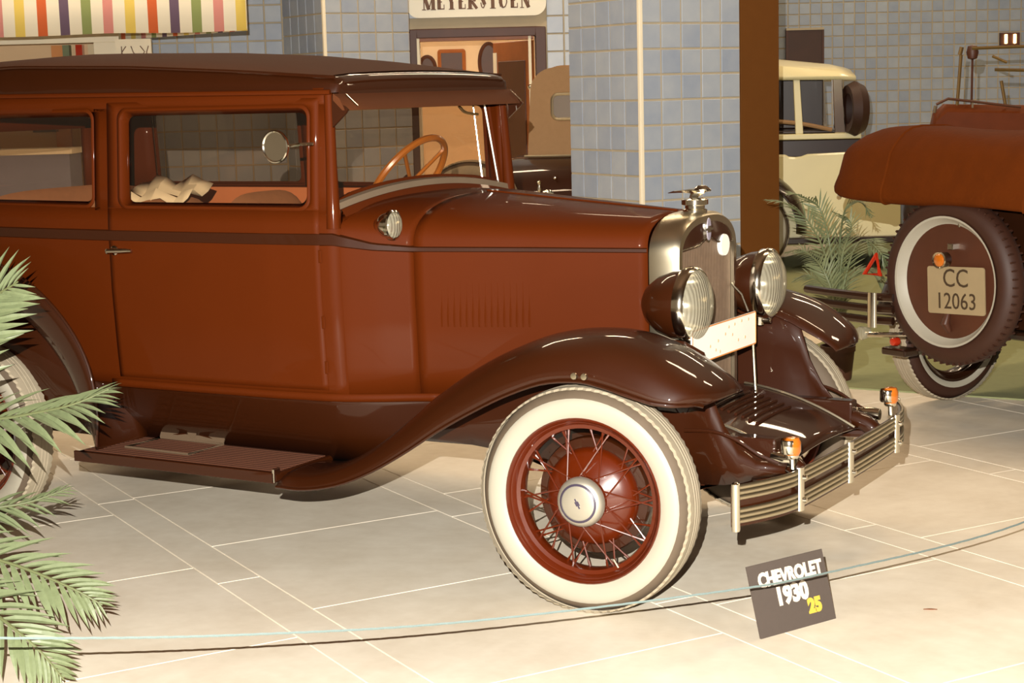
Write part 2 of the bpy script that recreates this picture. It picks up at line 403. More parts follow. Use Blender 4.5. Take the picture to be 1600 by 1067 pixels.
# open door leaf: hinged on the right jamb, swung into the room
leaf = struct(link('door_2', None, dc, (dR-.03, .2, 0), (0, 0, math.radians(114))))
leaf['label'] = 'wooden door leaf standing open into the lit room'
build(MB().box((0, -.02, .02), (.78, .02, dH-.03)), 'leaf_frame', 'wood', leaf, smooth=0, bevel=.004)
build(MB().box((.10, -.028, .2), (.66, .028, dH-.2)), 'leaf_panel', 'wood_dark', leaf, smooth=0, bevel=.004)
build(MB().box((.70, -.026, .2), (.77, .026, dH-.12)), 'leaf_edge_plate', 'plaster_white', leaf, smooth=0)
# room behind the door
rm = 3.6
rx0, rx1 = dL-1.6, dR+.5
rw = struct(build(MB().box((rx0, rm, 0), (rx1, rm+.1, 3.0)), 'wall_room_back', 'plaster', loc=wo, rot=(0, 0, AB), smooth=0))
struct(build(MB().box((rx0-.1, .22, 0), (rx0, rm, 3.0)), 'wall_room_left', 'plaster', loc=wo, rot=(0, 0, AB), smooth=0))
struct(build(MB().box((rx1, .22, 0), (rx1+.1, rm, 3.0)), 'wall_room_right', 'plaster', loc=wo, rot=(0, 0, AB), smooth=0))
struct(build(MB().box((rx0-.1, .22, 3.0), (rx1+.1, rm+.1, 3.08)), 'ceiling_room', 'plaster', loc=wo, rot=(0, 0, AB), smooth=0))
def loc2w(org, ang, x, y, z): return (org[0]+x*math.cos(ang)-y*math.sin(ang), org[1]+x*math.sin(ang)+y*math.cos(ang), z)
area('room_light_offscreen', loc2w(wo, AB, (dL+dR)/2-.2, 1.6, 2.9), 1.2, .8, 75, (1.0, .84, .62))
# portraits on the room's back wall
ro = loc2w(wo, AB, 0, rm, 0)
def portrait(px, py, w, h, oval, label, m='wood_dark'):
    x, z = inv_local(px, py, ro, AB)
    t = thing('portrait', label, 'picture', loc2w(wo, AB, x, rm-.002, z), AB)
    n = 40
    if oval: ring = [(math.cos(2*math.pi*k/n)*w/2, math.sin(2*math.pi*k/n)*h/2) for k in range(n)]
    else: ring = rrect(-w/2, w/2, -h/2, h/2, .01, 3)
    b = MB(); b.poly([(a, 0, c) for a, c in ring], (0, -.018, 0)); build(b, 'canvas', 'picture', t, smooth=0)
    b = MB(); b.tube([(a, -.012, c) for a, c in ring], .022, 6, loop=True); build(b, 'frame', m, t)
    return t
portrait(668, 108, .17, .26, True, 'small dark oval portrait beside the square frame in the lit room')
portrait(764, 98, .20, .40, True, 'tall dark oval portrait on the plaster wall of the lit room')
portrait(706, 100, .26, .27, False, 'square picture in an orange-brown frame in the lit room', 'wood')

# ---- far wall on the right
AF = math.radians(30); FD = 20.0
wf = wall_frame(1400, FD, AF); ef = FD/FPX
fw = struct(build(MB().box((-3.2, 0, 0), (4.2, .22, CEIL)), 'wall_far', 'grout', loc=wf, rot=(0, 0, AF), smooth=0))
fx0 = inv_local(1214, 100, wf, AF)[0]; fx1 = inv_local(1592, 100, wf, AF)[0]
tf = .126; n0 = int((fx0+3.2)/tf)
tile_face(fw, tf, 'tile_blue', (fx0-n0*tf, 0), 0, int((4.2-(fx0-n0*tf))/tf), 0, 34, lambda s_, z: n0*tf-.01 < s_ < n0*tf+(fx1-fx0)+.05 and 1.0 < z < 2.62)
# return wall between the two
pA = np.array(loc2w(wo, AB, xR, .0, 0)); pB = np.array(loc2w(wf, AF, -3.2, 0, 0)); dv = pB-pA; Lr = float(np.linalg.norm(dv))
struct(build(MB().box((0, 0, 0), (Lr, .2, CEIL)), 'wall_return', 'bluewall', loc=pA, rot=(0, 0, math.atan2(dv[1], dv[0])), smooth=0))
# dark picture and small lamp on the far wall
def on_far(px, py): return inv_local(px, py, wf, AF)
x0, z0 = on_far(1229, 109); x1, z1 = on_far(1285, 45)
t = thing('wall_picture', 'dark brown picture with a pale top edge hung on the far tiled wall', 'picture', loc2w(wf, AF, (x0+x1)/2, -.008, (z0+z1)/2), AF)
w_, h_ = x1-x0, z1-z0
build(MB().box((-w_/2, -.03, -h_/2), (w_/2, 0, h_/2)), 'canvas', 'picture', t, smooth=0)
build(MB().box((-w_/2-.01, -.045, h_/2-.01), (w_/2+.01, 0, h_/2+.015)), 'top_edge', 'grout', t, smooth=0)
for a in (-1, 1): build(MB().box((a*w_/2-.012, -.04, -h_/2), (a*w_/2+.012, 0, h_/2)), 'side_edge', 'wood_dark', t, smooth=0)
x0, z0 = on_far(1576, 61)
t = thing('wall_lamp', 'small twin-tube lamp on the far tiled wall', 'lamp', loc2w(wf, AF, x0, -.008, z0), AF)
build(MB().box((-.11, -.05, -.07), (.11, 0, .07)), 'back_box', 'wood_dark', t, smooth=0)
for a in (-.05, .05): build(MB().lathe([(0, -.055), (.018, -.05), (.018, .05), (0, .055)], 'z', 12, (a, -.065, 0)), 'tube', 'warm_glow', t)
area('wall_washer_offscreen', loc2w(wf, AF, -.4, -1.0, 4.0), 1.6, .2, 14, (1, .85, .60), (math.radians(20), 0, AF))

# ---- hanging sign over the doorway
x0, z0 = inv_local(636, 10, wo, AB); x1, _ = inv_local(853, 10, wo, AB); _, zb = inv_local(745, 26.5, wo, AB)
sw = x1-x0; sh = .26
t = thing('door_sign', 'cream rounded sign lettered MEYERSTUEN above the doorway', 'sign', loc2w(wo, AB, (x0+x1)/2, -.03, zb+sh/2), AB)
build(MB().poly([(a, 0, c) for a, c in rrect(-sw/2, sw/2, -sh/2, sh/2, .10, 8)], (0, -.03, 0)), 'board', 'sign_cream', t, smooth=0)
def didone(word, H, width):
    T, t_ = .030, .009; b = MB(); adv = {'M': .19, 'E': .125, 'Y': .145, 'R': .15, 'S': .115, 'T': .125, 'U': .15, 'N': .155}
    tot = sum(adv[c] for c in word); sc = width/tot; x = -width/2
    def bar(x0, z0, x1, z1, w):
        d = np.array([x1-x0, z1-z0]); n = np.array([-d[1], d[0]])/np.linalg.norm(d)*w/2
        b.poly([(x0+n[0], 0, z0+n[1]), (x0-n[0], 0, z0-n[1]), (x1-n[0], 0, z1-n[1]), (x1+n[0], 0, z1+n[1])], (0, -.004, 0))
    def ser(cx, z, w=.034): bar(cx-w/2, z, cx+w/2, z, .007)
    def pl(pts, ws):
        for (p, q, w) in zip(pts[:-1], pts[1:], ws): bar(*p, *q, w)
    for c in word:
        a = adv[c]*sc; l, r = x+.012, x+a-.014; m = (l+r)/2; tp, bt = H/2, -H/2
        if c == 'M': bar(l+.01, bt, l+.01, tp, t_); bar(l+.01, tp, m, bt, T); bar(m, bt, r-.012, tp, t_); bar(r-.012, bt, r-.012, tp, T); ser(l+.01, bt); ser(r-.012, bt, .045); ser(l+.01, tp); ser(r-.012, tp)
        if c == 'E': bar(l+.012, bt, l+.012, tp, T); bar(l, bt+.004, r, bt+.004, t_); bar(l, tp-.004, r, tp-.004, t_); bar(l, 0, r-.02, 0, t_); bar(r-.003, bt, r-.003, bt+.04, .007); bar(r-.003, tp, r-.003, tp-.04, .007)
        if c == 'Y': bar(l+.008, tp, m, -.005, T*.9); bar(r-.006, tp, m, -.005, t_); bar(m, bt, m, 0, T); ser(m, bt, .05); ser(l+.008, tp); ser(r-.006, tp)
        if c == 'R': bar(l+.012, bt, l+.012, tp, T); ser(l+.012, bt, .05); pl([(l, tp-.004), (m, tp-.004), (r-.02, tp-.02), (r-.016, tp-.05), (r-.03, .004), (l, 0)], [t_, t_, T*.8, T*.8, t_]); bar(m-.01, 0, r-.004, bt, T*.8)
        if c == 'S': pl([(r-.004, tp-.045), (r-.012, tp-.012), (m, tp-.003), (l+.012, tp-.03), (l+.014, .03), (m, .002), (r-.014, -.03), (r-.014, bt+.03), (m, bt+.003), (l+.01, bt+.014), (l+.004, bt+.05)], [t_, t_, t_, T*.7, T, T, T*.7, t_, t_, t_])
        if c == 'T': bar(m, bt, m, tp, T); ser(m, bt, .05); bar(l, tp-.004, r, tp-.004, t_); bar(l+.003, tp, l+.003, tp-.045, .007); bar(r-.003, tp, r-.003, tp-.045, .007)
        if c == 'U': bar(l+.012, tp, l+.012, bt+.04, T); pl([(l+.012, bt+.045), (l+.02, bt+.012), (m, bt+.003), (r-.02, bt+.016), (r-.01, bt+.045), (r-.01, tp)], [T*.9, T*.5, t_, t_, t_]); ser(l+.012, tp); ser(r-.01, tp)
        if c == 'N': bar(l+.01, bt, l+.01, tp, t_); bar(l+.01, tp, r-.01, bt, T); bar(r-.01, bt, r-.01, tp, t_); ser(l+.01, bt); ser(l+.01, tp); ser(r-.01, tp)
        x += a
    return b
b = didone('MEYERSTUEN', .125, sw*.79); b.xf(lambda p: (p[0], p[1]-.0295, p[2]+.0))
build(b, 'lettering', 'letter_brown', t, smooth=0)

# ---- striped awning and kiosk on the left
AW = math.radians(29); kd = 12.5
ao = PX(370, 48, kd); zb = ao[2]
t = thing('awning', 'multicoloured striped fabric awning over the white kiosk', 'awning', (ao[0], ao[1], 0), AW)
n = 60; xs = np.linspace(-2.6, .075, n); b = MB()
b.loft([[(x, .012*math.sin(x*9), zb+.012*math.sin(x*5)*.4 + (0 if x < .06 else .01)), (x, .006*math.sin(x*9), zb+.2), (x, 0, zb+.42)] for x in xs])
build(b, 'front_valance', 'awning_stripe', t, solid=.006)
b = MB(); b.loft([[(x, 0, zb+.42), (x, 1.3, zb+.95)] for x in (-2.6, .075)]); build(b, 'canopy', 'awning_stripe', t, solid=.008)
far = PX(187, 64, 13.9); lx = (far[0]-ao[0])*math.cos(AW)+(far[1]-ao[1])*math.sin(AW); ly = -(far[0]-ao[0])*math.sin(AW)+(far[1]-ao[1])*math.cos(AW)
# slanted side flap, stripes run down it
L_ = math.hypot(lx-.07, ly)
b = MB(); b.loft([[(x, 0, zb), (x, 0, zb+.34)] for x in np.linspace(0, L_, 20)]); build(b, 'side_flap', 'awning_stripe', t, (.07, .02, 0), (0, 0, math.atan2(ly-.02, lx-.07)), solid=.006)
b = MB(); b.tube([(-2.55, .05, zb+.42), (.05, .05, zb+.42)], .015, 8); build(b, 'front_rail', 'aluminium', t)
def zat(px, py, depth): return float(PX(px, py, depth)[2])
D = 14.0
a = PX(-260, 100, D); c = PX(190, 100, D); L = float(np.hypot(c[0]-a[0], c[1]-a[1])); ang = math.atan2(c[1]-a[1], c[0]-a[0])
t = thing('kiosk', 'white framed kiosk with a beige back wall under the striped awning', 'kiosk', (a[0], a[1], 0), ang)
def kx(px): return (px+260)/450*L
zt = zat(60, 52, D); zl = zat(60, 69, D)
build(MB().box((0, -.05, zl), (L, .06, zt)), 'lintel', 'plaster_white', t, smooth=0, bevel=.004)
build(MB().box((kx(150), -.05, 0), (L, .06, zl)), 'corner_post', 'plaster_white', t, smooth=0, bevel=.004)
build(MB().box((0, .5, 0), (L, .58, zl+.02)), 'back_wall', 'plaster', t, smooth=0)
build(MB().box((L-.08, -.04, 0), (L-.01, .55, zl)), 'side_wall', 'bluewall', t, smooth=0)
build(MB().box((kx(58), .46, 1.05), (kx(82), .5, zl)), 'orange_panel', 'orange_panel', t, smooth=0)
build(MB().box((kx(20), .46, zat(20, 208, D+.5)), (kx(62), .5, zat(20, 170, D+.5))), 'window', 'wood_dark', t, smooth=0)
for px, m in ((82, 'palm_leaf'), (103, 'red_lens'), (123, 'paper')): build(MB().box((kx(px)-.02, .42, 1.9), (kx(px)+.035, .5, zl)), 'hanging_ribbon', m, t, smooth=0)
# counter
a = PX(-260, 238, 12.9); c = PX(108, 238, 12.9); L2 = float(np.hypot(c[0]-a[0], c[1]-a[1])); ang2 = math.atan2(c[1]-a[1], c[0]-a[0]); zc = zat(60, 233, 12.9)
t = thing('counter', 'blue fronted kiosk counter with a white top edge', 'counter', (a[0], a[1], 0), ang2)
build(MB().box((0, 0, 0), (L2, .35, zc-.04)), 'front', 'counter_blue', t, smooth=0)
build(MB().box((-.03, -.04, zc-.04), (L2+.03, .4, zc)), 'top', 'plaster_white', t, smooth=0, bevel=.004)
# poster
a = PX(181, 90, 13.6); c = PX(237, 90, 13.6); L3 = float(np.hypot(c[0]-a[0], c[1]-a[1])); ang3 = math.atan2(c[1]-a[1], c[0]-a[0])
z0, z1 = zat(210, 118, 13.6), zat(210, 61, 13.6)
t = thing('poster_board', 'white free-standing panel with thin dark branches drawn on it', 'panel', (a[0], a[1], 0), ang3)
build(MB().box((0, 0, 0), (L3, .03, z1)), 'panel', 'plaster_white', t, smooth=0)
b = MB()
for k in range(5):
    p = np.array([L3*(.15+.18*k), -.004, z1-.28]); path = [p.copy()]
    for j in range(5): p = p+np.array([rng.uniform(-.035, .035), 0, .045]); p[0] = min(max(p[0], .02), L3-.02); path.append(p.copy())
    b.tube(path, .004, 5)
build(b, 'branch_drawing', 'letter_brown', t)

# ================================================================== MAROON SEDAN (x forward, -y towards the photographer, front axle at x=0)
car = thing('vintage_sedan', 'maroon two-door vintage sedan with black fenders and whitewall wire wheels', 'car')
TR = .363; WB = 2.718; TRK = .71
xs_w = [-3.06, -3.0, -2.85, -2.6, -2.3, -2.0, -1.6, -1.3, -1.08, -1.0, -.9, -.78, -.4, 0.0]
ws_w = [.50, .555, .615, .645, .660, .665, .655, .642, .620, .600, .555, .490, .365, .250]
def wid(x): return float(np.interp(x, xs_w, ws_w))
g_z = [.50, .70, .95, 1.19, 1.65, 1.72]; g_v = [.955, .98, 1.0, 1.0, .955, .945]
def hw(x, z): return wid(x)*float(np.interp(z, g_z, g_v))
def strip(b, x0, x1, zs, s, off=0., nx=24):
    for_x = np.linspace(x0, x1, nx)
    b.loft([[(x, s*(hw(x, z)+off), z) for z in zs] for x in for_x])
# --- body shell
LOWZ = [.59, .64, .72, .82, .95, 1.08, 1.19, 1.25]
b = MB()
for s in (-1, 1):
    strip(b, -3.04, -1.005, LOWZ, s, nx=44)
    strip(b, -3.04, -1.035, [1.60, 1.63, 1.665], s, nx=44)
    for x0, x1 in ((-1.112, -1.04), (-2.072, -1.948), (-3.04, -2.88)): strip(b, x0, x1, [1.24, 1.36, 1.48, 1.61], s, nx=5)
build(b, 'body', 'maroon', car, solid=.028)
b = MB()
yb = np.linspace(-.5, .5, 12)
b.loft([[(-3.05, y, z) for z in (.59, .8, 1.0, 1.25)] for y in yb]); b.loft([[(-3.05, y, z) for z in (1.52, 1.67)] for y in yb])
for y0, y1 in ((-.5, -.3), (.3, .5)): b.loft([[(-3.05, y, z) for z in (1.24, 1.53)] for y in np.linspace(y0, y1, 4)])
build(b, 'back_panel', 'maroon', car, solid=.028)
build(MB().box((-3.06, -.3, 1.25), (-3.054, .3, 1.52)), 'rear_window', 'glass', car, smooth=0)
# floor pan, frame rails, axles
build(MB().box((-3.0, -.52, .56), (-1.02, .52, .60)), 'floor_pan', 'black_paint', car, smooth=0)
for s in (-1, 1): build(MB().box((-3.1, s*.36-.03, .43), (.50, s*.36+.03, .53)), 'frame_rail', 'black_paint', car, smooth=0, bevel=.008)
b = MB(); b.tube([(0, -.60, .33), (0, -.45, .29), (0, .45, .29), (0, .60, .33)], .028, 8); build(b, 'front_axle', 'black_paint', car)
b = MB(); b.tube([(-WB, -.62, TR), (-WB, -.1, TR), (-WB, .1, TR), (-WB, .62, TR)], [.035, .04, .04, .035], 10); b.lathe([(0, -.12), (.09, -.08), (.14, 0), (.09, .08), (0, .12)], 'x', 20, (-WB, 0, TR)); build(b, 'rear_axle', 'black_paint', car)
for s in (-1, 1):
    b = MB(); pth = crv([(.50, s*.38, .44), (.25, s*.38, .36), (0, s*.38, .33), (-.25, s*.38, .36), (-.5, s*.38, .43)], 14)
    for k in range(4): b.loft([[(p[0]*(1-.12*k), p[1]-.022, p[2]-.012*k), (p[0]*(1-.12*k), p[1]+.022, p[2]-.012*k), (p[0]*(1-.12*k), p[1]+.022, p[2]-.012*k-.009), (p[0]*(1-.12*k), p[1]-.022, p[2]-.012*k-.009)] for p in pth], closed=True, caps=True)
    build(b, 'leaf_spring', 'black_paint', car)
# --- doors
def ring(b, outer, inner, s, off_o, off_i):
    n = len(inner); 
    b.loft([[(x, s*(hw(x, z)+off_o), z), (xi, s*(hw(xi, zi)+off_i), zi)] for (x, z), (xi, zi) in zip(outer, inner)], loop=True)
def rect_match(x0, x1, z0, z1, n=6): return rrect(x0, x1, z0, z1, .006, n)
WX0, WX1, WZ0, WZ1 = -1.938, -1.118, 1.258, 1.600
def pane(x0, x1, z0, z1, r, s, off):
    pts = rrect(x0, x1, z0, z1, r, 5); b = MB(); b.add([(x, s*(hw(x, z)+off), z) for x, z in pts]+[(x, s*(hw(x, z)+off-.005), z) for x, z in pts], [tuple(range(len(pts))), tuple(range(2*len(pts)-1, len(pts)-1, -1))]); return b
for s in (-1, 1):
    b = MB(); strip(b, -2.005, -1.078, [.618, .64, .72, .82, .95, 1.08, 1.19, 1.247], s, off=.003, nx=40)
    ring(b, rect_match(-2.005, -1.078, 1.247, 1.632), rrect(WX0, WX1, WZ0, WZ1, .035), s, .003, .003)
    d = build(b, 'door', 'maroon', car, solid=.012)
    b = MB(); ring(b, rrect(WX0-.012, WX1+.012, WZ0-.012, WZ1+.012, .042), rrect(WX0, WX1, WZ0, WZ1, .035), s, .010, .010)
    ring(b, rrect(WX0, WX1, WZ0, WZ1, .035), rrect(WX0+.02, WX1-.02, WZ0+.012, WZ1-.018, .028), s, .010, -.018)
    build(b, 'window_frame', 'maroon', d, solid=.003)
    build(pane(WX0+.016, WX1-.016, WZ0+.008, WZ1-.014, .028, s, -.018), 'window_pane', 'glass', d, smooth=0)
    # handle
    hx, hz = -1.975, 1.094; y = s*(hw(hx, hz)+.005)
    b = MB(); b.lathe([(.0, .0), (.018, .0), (.018, .006), (.010, .010), (.009, .045), (0, .047)], 'y', 14)
    if s < 0: b.xf(lambda p: (p[0], -p[1], p[2]))
    b.tube([(0, s*.04, 0), (.04, s*.043, .002), (.085, s*.043, .004), (.115, s*.040, .004)], [.010, .0095, .009, .006], 10)
    build(b, 'door_handle', 'chrome', d, (hx, y, hz))
    # hinges at the front edge
    for hz in (.70, .86, 1.09): build(MB().box((-1.082, s*(hw(-1.08, hz)+.004), hz-.022), (-1.068, s*(hw(-1.08, hz)+.008), hz+.022)), 'hinge', 'maroon', d, smooth=0, bevel=.004)
    # quarter window
    b = MB(); q0, q1 = -2.872, -2.078
    ring(b, rrect(q0-.012, q1+.012, WZ0-.012, WZ1+.012, .042), rrect(q0, q1, WZ0, WZ1, .035), s, .008, .008)
    ring(b, rrect(q0, q1, WZ0, WZ1, .035), rrect(q0+.02, q1-.02, WZ0+.012, WZ1-.018, .028), s, .008, -.018)
    q = build(b, 'quarter_window', 'maroon', car, solid=.003)
    build(pane(q0+.016, q1-.016, WZ0+.008, WZ1-.014, .028, s, -.018), 'window_pane', 'glass', q, smooth=0)
    # reveal panel mouldings, drip moulding, belt moulding
    b = MB(); xs = np.linspace(-3.03, -1.03, 40)
    b.tube([(x, s*(hw(x, 1.648)+.010), 1.650+.010*(-1.0-x)) for x in xs], .009, 8); build(b, 'drip_moulding', 'maroon', car)
    b = MB(); X = np.concatenate([np.linspace(-3.03, -1.03, 34), np.linspace(-1.0, -.79, 10), np.linspace(-.76, -.005, 16)]); secs = []
    for x in X:
        zt = float(np.interp(x, [-3.1, -1.03, -.97, -.9, -.78, 0], [1.166, 1.168, 1.152, 1.132, 1.118, 1.110])); zl = float(np.interp(x, [-3.1, -1.03, -.9, -.78, 0], [1.130, 1.128, 1.110, 1.102, 1.096])); o_ = .007
        w1, w2 = hw(x, zt), hw(x, zl)
        secs.append([(x, s*(w2-.004), zl-.004), (x, s*(w2+o_), zl+.002), (x, s*(w1+o_), zt-.002), (x, s*(w1-.004), zt+.004)])
    b.loft(secs); build(b, 'belt_moulding', 'black_paint', car)
    # A-pillar bead beside the windscreen
    b = MB(); b.tube([(-1.028, s*(hw(-1.03, 1.2)-.004), 1.185), (-1.036, s*(hw(-1.03, 1.4)-.004), 1.42), (-1.045, s*(hw(-1.04, 1.63)-.006), 1.64)], [.026, .020, .018], 10); build(b, 'windscreen_pillar', 'maroon', car)
    # sill trim under the door
    b = MB(); strip(b, -2.05, -.70, [.578, .592, .606], s, off=.004, nx=30); build(b, 'sill', 'maroon', car, solid=.01)
# --- cowl and hood
def arch(x, W, zl, zc, zb_, n=26, e=.78):
    lo = [(z, W*float(np.interp(z, g_z, g_v))) for z in (zb_, .70, .82, .95, zl-.02)]
    P = [(x, -a, z) for z, a in lo]
    for k in range(n+1):
        t = math.pi*k/n; c, s_ = math.cos(t), math.sin(t)
        P.append((x, -W*math.copysign(abs(c)**e, c), zl+(zc-zl)*abs(s_)**e))
    P += [(x, a, z) for z, a in reversed(lo)]
    return P
def zl_(x): return float(np.interp(x, [-1.03, -.9, -.78, 0], [1.160, 1.135, 1.115, 1.105]))
def zc_(x): return float(np.interp(x, [-1.05, -.95, -.78, -.4, 0], [1.277, 1.281, 1.278, 1.246, 1.214]))
b = MB(); b.loft([arch(x, wid(x)-.002, zl_(x), zc_(x), .59) for x in np.linspace(-1.03, -.779, 12)]); build(b, 'cowl', 'maroon', car, solid=.01)
b = MB(); b.loft([arch(x, wid(x)+.001, zl_(x), zc_(x)+.002, .60) for x in np.linspace(-.777, -.004, 24)]); ho = build(b, 'hood', 'maroon', car, solid=.008)
b = MB(); b.tube([(x, 0, zc_(x)+.003) for x in np.linspace(-.77, -.01, 20)], .005, 6); build(b, 'hood_hinge', 'maroon', ho)
lou = None
for s in (-1, 1):
    for k in range(15):
        x = -.690+.0208*k; h = .17; zt = 1.012; y = s*(wid(x)*.997)
        if lou is None:
            b = MB(); secs = []
            for u in np.linspace(0, 1, 9):
                z = -h*u; a = .0013*min(1, math.sin(min(u, 1-u)*math.pi*4)**.5 if min(u, 1-u) < .125 else 1)
                secs.append([(-.0065, .002, z), (-.004, -a, z), (.003, -a*1.2, z), (.006, .002, z)])
            b.loft(secs); lou = b.mesh('louvre', 'maroon')
        o = link('louvre', lou, ho, (x, y, zt), (0, 0, 0 if s < 0 else math.pi))
# windscreen lower gasket and scuttle lip
def ws_arc(y): return 1.326-.056*(abs(y)/.60)**2.0
b = MB(); ys = np.linspace(-.575, .575, 40)
b.loft([[(-1.035, y, ws_arc(y)-.03), (-1.018, y, ws_arc(y)-.026), (-1.022, y, ws_arc(y)-.004), (-1.045, y, ws_arc(y))] for y in ys]); build(b, 'windscreen_gasket', 'gasket', car)
b = MB(); b.loft([[(-1.01, y, ws_arc(y)-.075), (-.995, y, ws_arc(y)-.05), (-1.012, y, ws_arc(y)-.026), (-1.04, y, ws_arc(y)-.022)] for y in ys]); build(b, 'scuttle_lip', 'maroon', car)
# windscreen
pts = [(-.545, 1.625), (.545, 1.625)] + [(y, ws_arc(y)) for y in np.linspace(.55, -.55, 14)]
def wsx(z): return -1.048-.045*(z-1.27)/.36
b = MB(); b.add([(wsx(z), y, z) for y, z in pts]+[(wsx(z)-.006, y, z) for y, z in pts], [tuple(range(len(pts))), tuple(range(2*len(pts)-1, len(pts)-1, -1))]); wsn = build(b, 'windscreen', 'glass', car, smooth=0)
b = MB(); b.tube([(wsx(z)-.002, y, z) for y, z in pts], .011, 6, loop=True); build(b, 'windscreen_frame', 'maroon', wsn)
for y0, r0 in ((.530, .0055), (.425, .003)): 
    b = MB(); b.tube([(wsx(1.30)+.006, y0+(.015 if y0 > .5 else 0), 1.27), (wsx(1.6)+.006, y0-(.02 if y0 > .5 else 0), 1.60)], r0, 6); build(b, 'chrome_strip', 'chrome', wsn)
b = MB(); b.tube(crv([(wsx(1.6)+.02, .30, 1.585), (wsx(1.57)+.025, .33, 1.56), (wsx(1.53)+.022, .42, 1.55)], 8), .006, 6); build(b, 'wiper', 'brass', wsn)
# --- roof
def zd(x): return 1.648+.012*(-1.0-x)
def zk(x): return float(np.interp(x, [-3.1, -2.5, -1.9, -1.4, -1.02, -.95], [1.755, 1.772, 1.755, 1.727, 1.698, 1.692]))
def roof_sec(x, sh=1.0, dz=0.):
    cwn = float(np.interp(x, [-1.6, -1.3, -1.0], [1.0, .75, .22]))
    h = hw(x, 1.65)*sh; a = zd(x); k_ = zk(x)+dz; half = [(h+.002, a), (h-.002, a+.03), (h-.012, k_-.012), (h-.030, k_), (h-.06, k_+.010*cwn), (h*.75, k_+.028*cwn), (h*.5, k_+.042*cwn), (h*.25, k_+.050*cwn)]
    return [(x, -y, z) for y, z in half] + [(x, 0, k_+.053*cwn)] + [(x, y, z) for y, z in reversed(half)]
b = MB(); b.loft([roof_sec(x) for x in np.linspace(-3.03, -1.04, 26)] + [roof_sec(-1.022, .995, -.004)])
front = roof_sec(-1.012, .98, -.016)
b.loft([roof_sec(-1.022, .995, -.004), front, [(-1.01, p[1], min(p[2], 1.64)) for p in front]])
back = roof_sec(-3.03); b.loft([back, [(-3.07, p[1]*.95, p[2]-.03 if p[2] > 1.70 else p[2]) for p in back], [(-3.06, p[1]*.93, 1.64) for p in back]])
rf = build(b, 'roof', 'black_paint', car, smooth=50)
b = MB()
def deck(x):
    return [(p[0], p[1]*.985, p[2]+.004) for p in roof_sec(x)[3:-3]]
b.loft([deck(x) for x in np.linspace(-2.98, -1.06, 22)]); build(b, 'roof_fabric', 'roof_fabric', rf)
for s in (-1, 1):
    b = MB(); b.tube([(x, s*(hw(x, 1.65)-.022), zk(x)+.002) for x in np.linspace(-3.0, -1.03, 30)], .006, 6); build(b, 'roof_bead', 'black_paint', rf)
b = MB(); b.tube([p for p in front[3:-3]], .006, 6); build(b, 'front_bead', 'black_paint', rf)
b = MB(); b.loft([[(x, y, 1.642) for y in np.linspace(-.58, .58, 6)] for x in (-3.0, -1.06)]); build(b, 'headlining', 'lining', rf)
# visor
b = MB(); secs = []
for y in np.linspace(-.60, .60, 25):
    e_ = max(0, (abs(y)-.54)/.06)**2
    secs.append([(-1.012, y, 1.645), (-.985+.0*e_, y, 1.628), (-.950-.02*e_, y, 1.597), (-.945-.022*e_, y, 1.588), (-.955-.02*e_, y, 1.588), (-1.012, y, 1.622)])
b.loft(secs, closed=True, caps=True); vi = build(b, 'sun_visor', 'roof_fabric', car)
for s in (-1, 1): build(MB().poly([(-1.02, s*.598, 1.64), (-.952, s*.598, 1.590), (-.965, s*.598, 1.575), (-1.02, s*.598, 1.53)], (0, -s*.008, 0)), 'visor_bracket', 'black_paint', vi, smooth=0)
for yy_ in (-.555, .56): b = MB(); b.tube([(-.99, yy_, 1.640), (-.945, yy_+.004, 1.600)], .004, 6); build(b, 'visor_clip', 'chrome', vi)
# --- interior
b = MB(); b.box((-1.10, -.56, 1.06), (-1.06, .56, 1.24)); build(b, 'dashboard', 'maroon', car, smooth=0, bevel=.02)
for s in (-1, 1): b = MB(); strip(b, -3.0, -1.12, [.62, .9, 1.2, 1.245], s, off=-.035, nx=12); build(b, 'door_trim', 'lining', car)
def seat_back(x, y0, y1, z0, z1, name, tilt=.08):
    b = MB(); secs = []
    for y in np.linspace(y0, y1, 15):
        u = abs((y-(y0+y1)/2)/((y1-y0)/2)); zt = z1-.07*u**4; t_ = .06*(1-.5*u**6)
        secs.append([(x+t_, y, z0), (x+t_-.01-tilt*.5, y, (z0+zt)/2), (x+t_*.6-tilt, y, zt-.03), (x-tilt, y, zt), (x-t_*.6-tilt, y, zt-.03), (x-t_-tilt*.5, y, (z0+zt)/2), (x-t_, y, z0)])
    b.loft(secs, closed=True, caps=True); return build(b, name, 'seat', car)
seat_back(-1.96, -.56, -.04, .72, 1.262, 'front_seat'); seat_back(-1.96, .04, .56, .72, 1.250, 'front_seat')
for y0 in (-.56, .04): build(MB().box((-1.94, y0, .75), (-1.45, y0+.52, .90)), 'seat_cushion', 'seat', car, smooth=0, bevel=.04)
seat_back(-2.78, -.56, .56, .72, 1.28, 'rear_seat'); build(MB().box((-2.74, -.56, .75), (-2.35, .56, .92)), 'seat_cushion', 'seat', car, smooth=0, bevel=.04)
# steering wheel
swc = np.array([-1.32, .30, 1.300]); ax = np.array([-.80, 0, .60]); e1 = np.array([0, 1., 0]); e2 = np.cross(ax, e1)
b = MB(); b.tube([swc+.205*(math.cos(t)*e1+math.sin(t)*e2) for t in np.linspace(0, 2*math.pi, 48, endpoint=False)], .014, 8, loop=True); stw = build(b, 'steering_wheel', 'wood_wheel', car)
for k in range(4):
    t = math.pi/4+k*math.pi/2; b = MB(); b.tube([swc-.02*ax, swc-.0*ax+.2*(math.cos(t)*e1+math.sin(t)*e2)], .008, 6); build(b, 'spoke', 'wood_wheel', stw)
b = MB(); b.tube([swc+.01*ax, swc-.05*ax, swc-.5*ax], [.022, .02, .02], 10); build(b, 'steering_column', 'black_paint', stw)
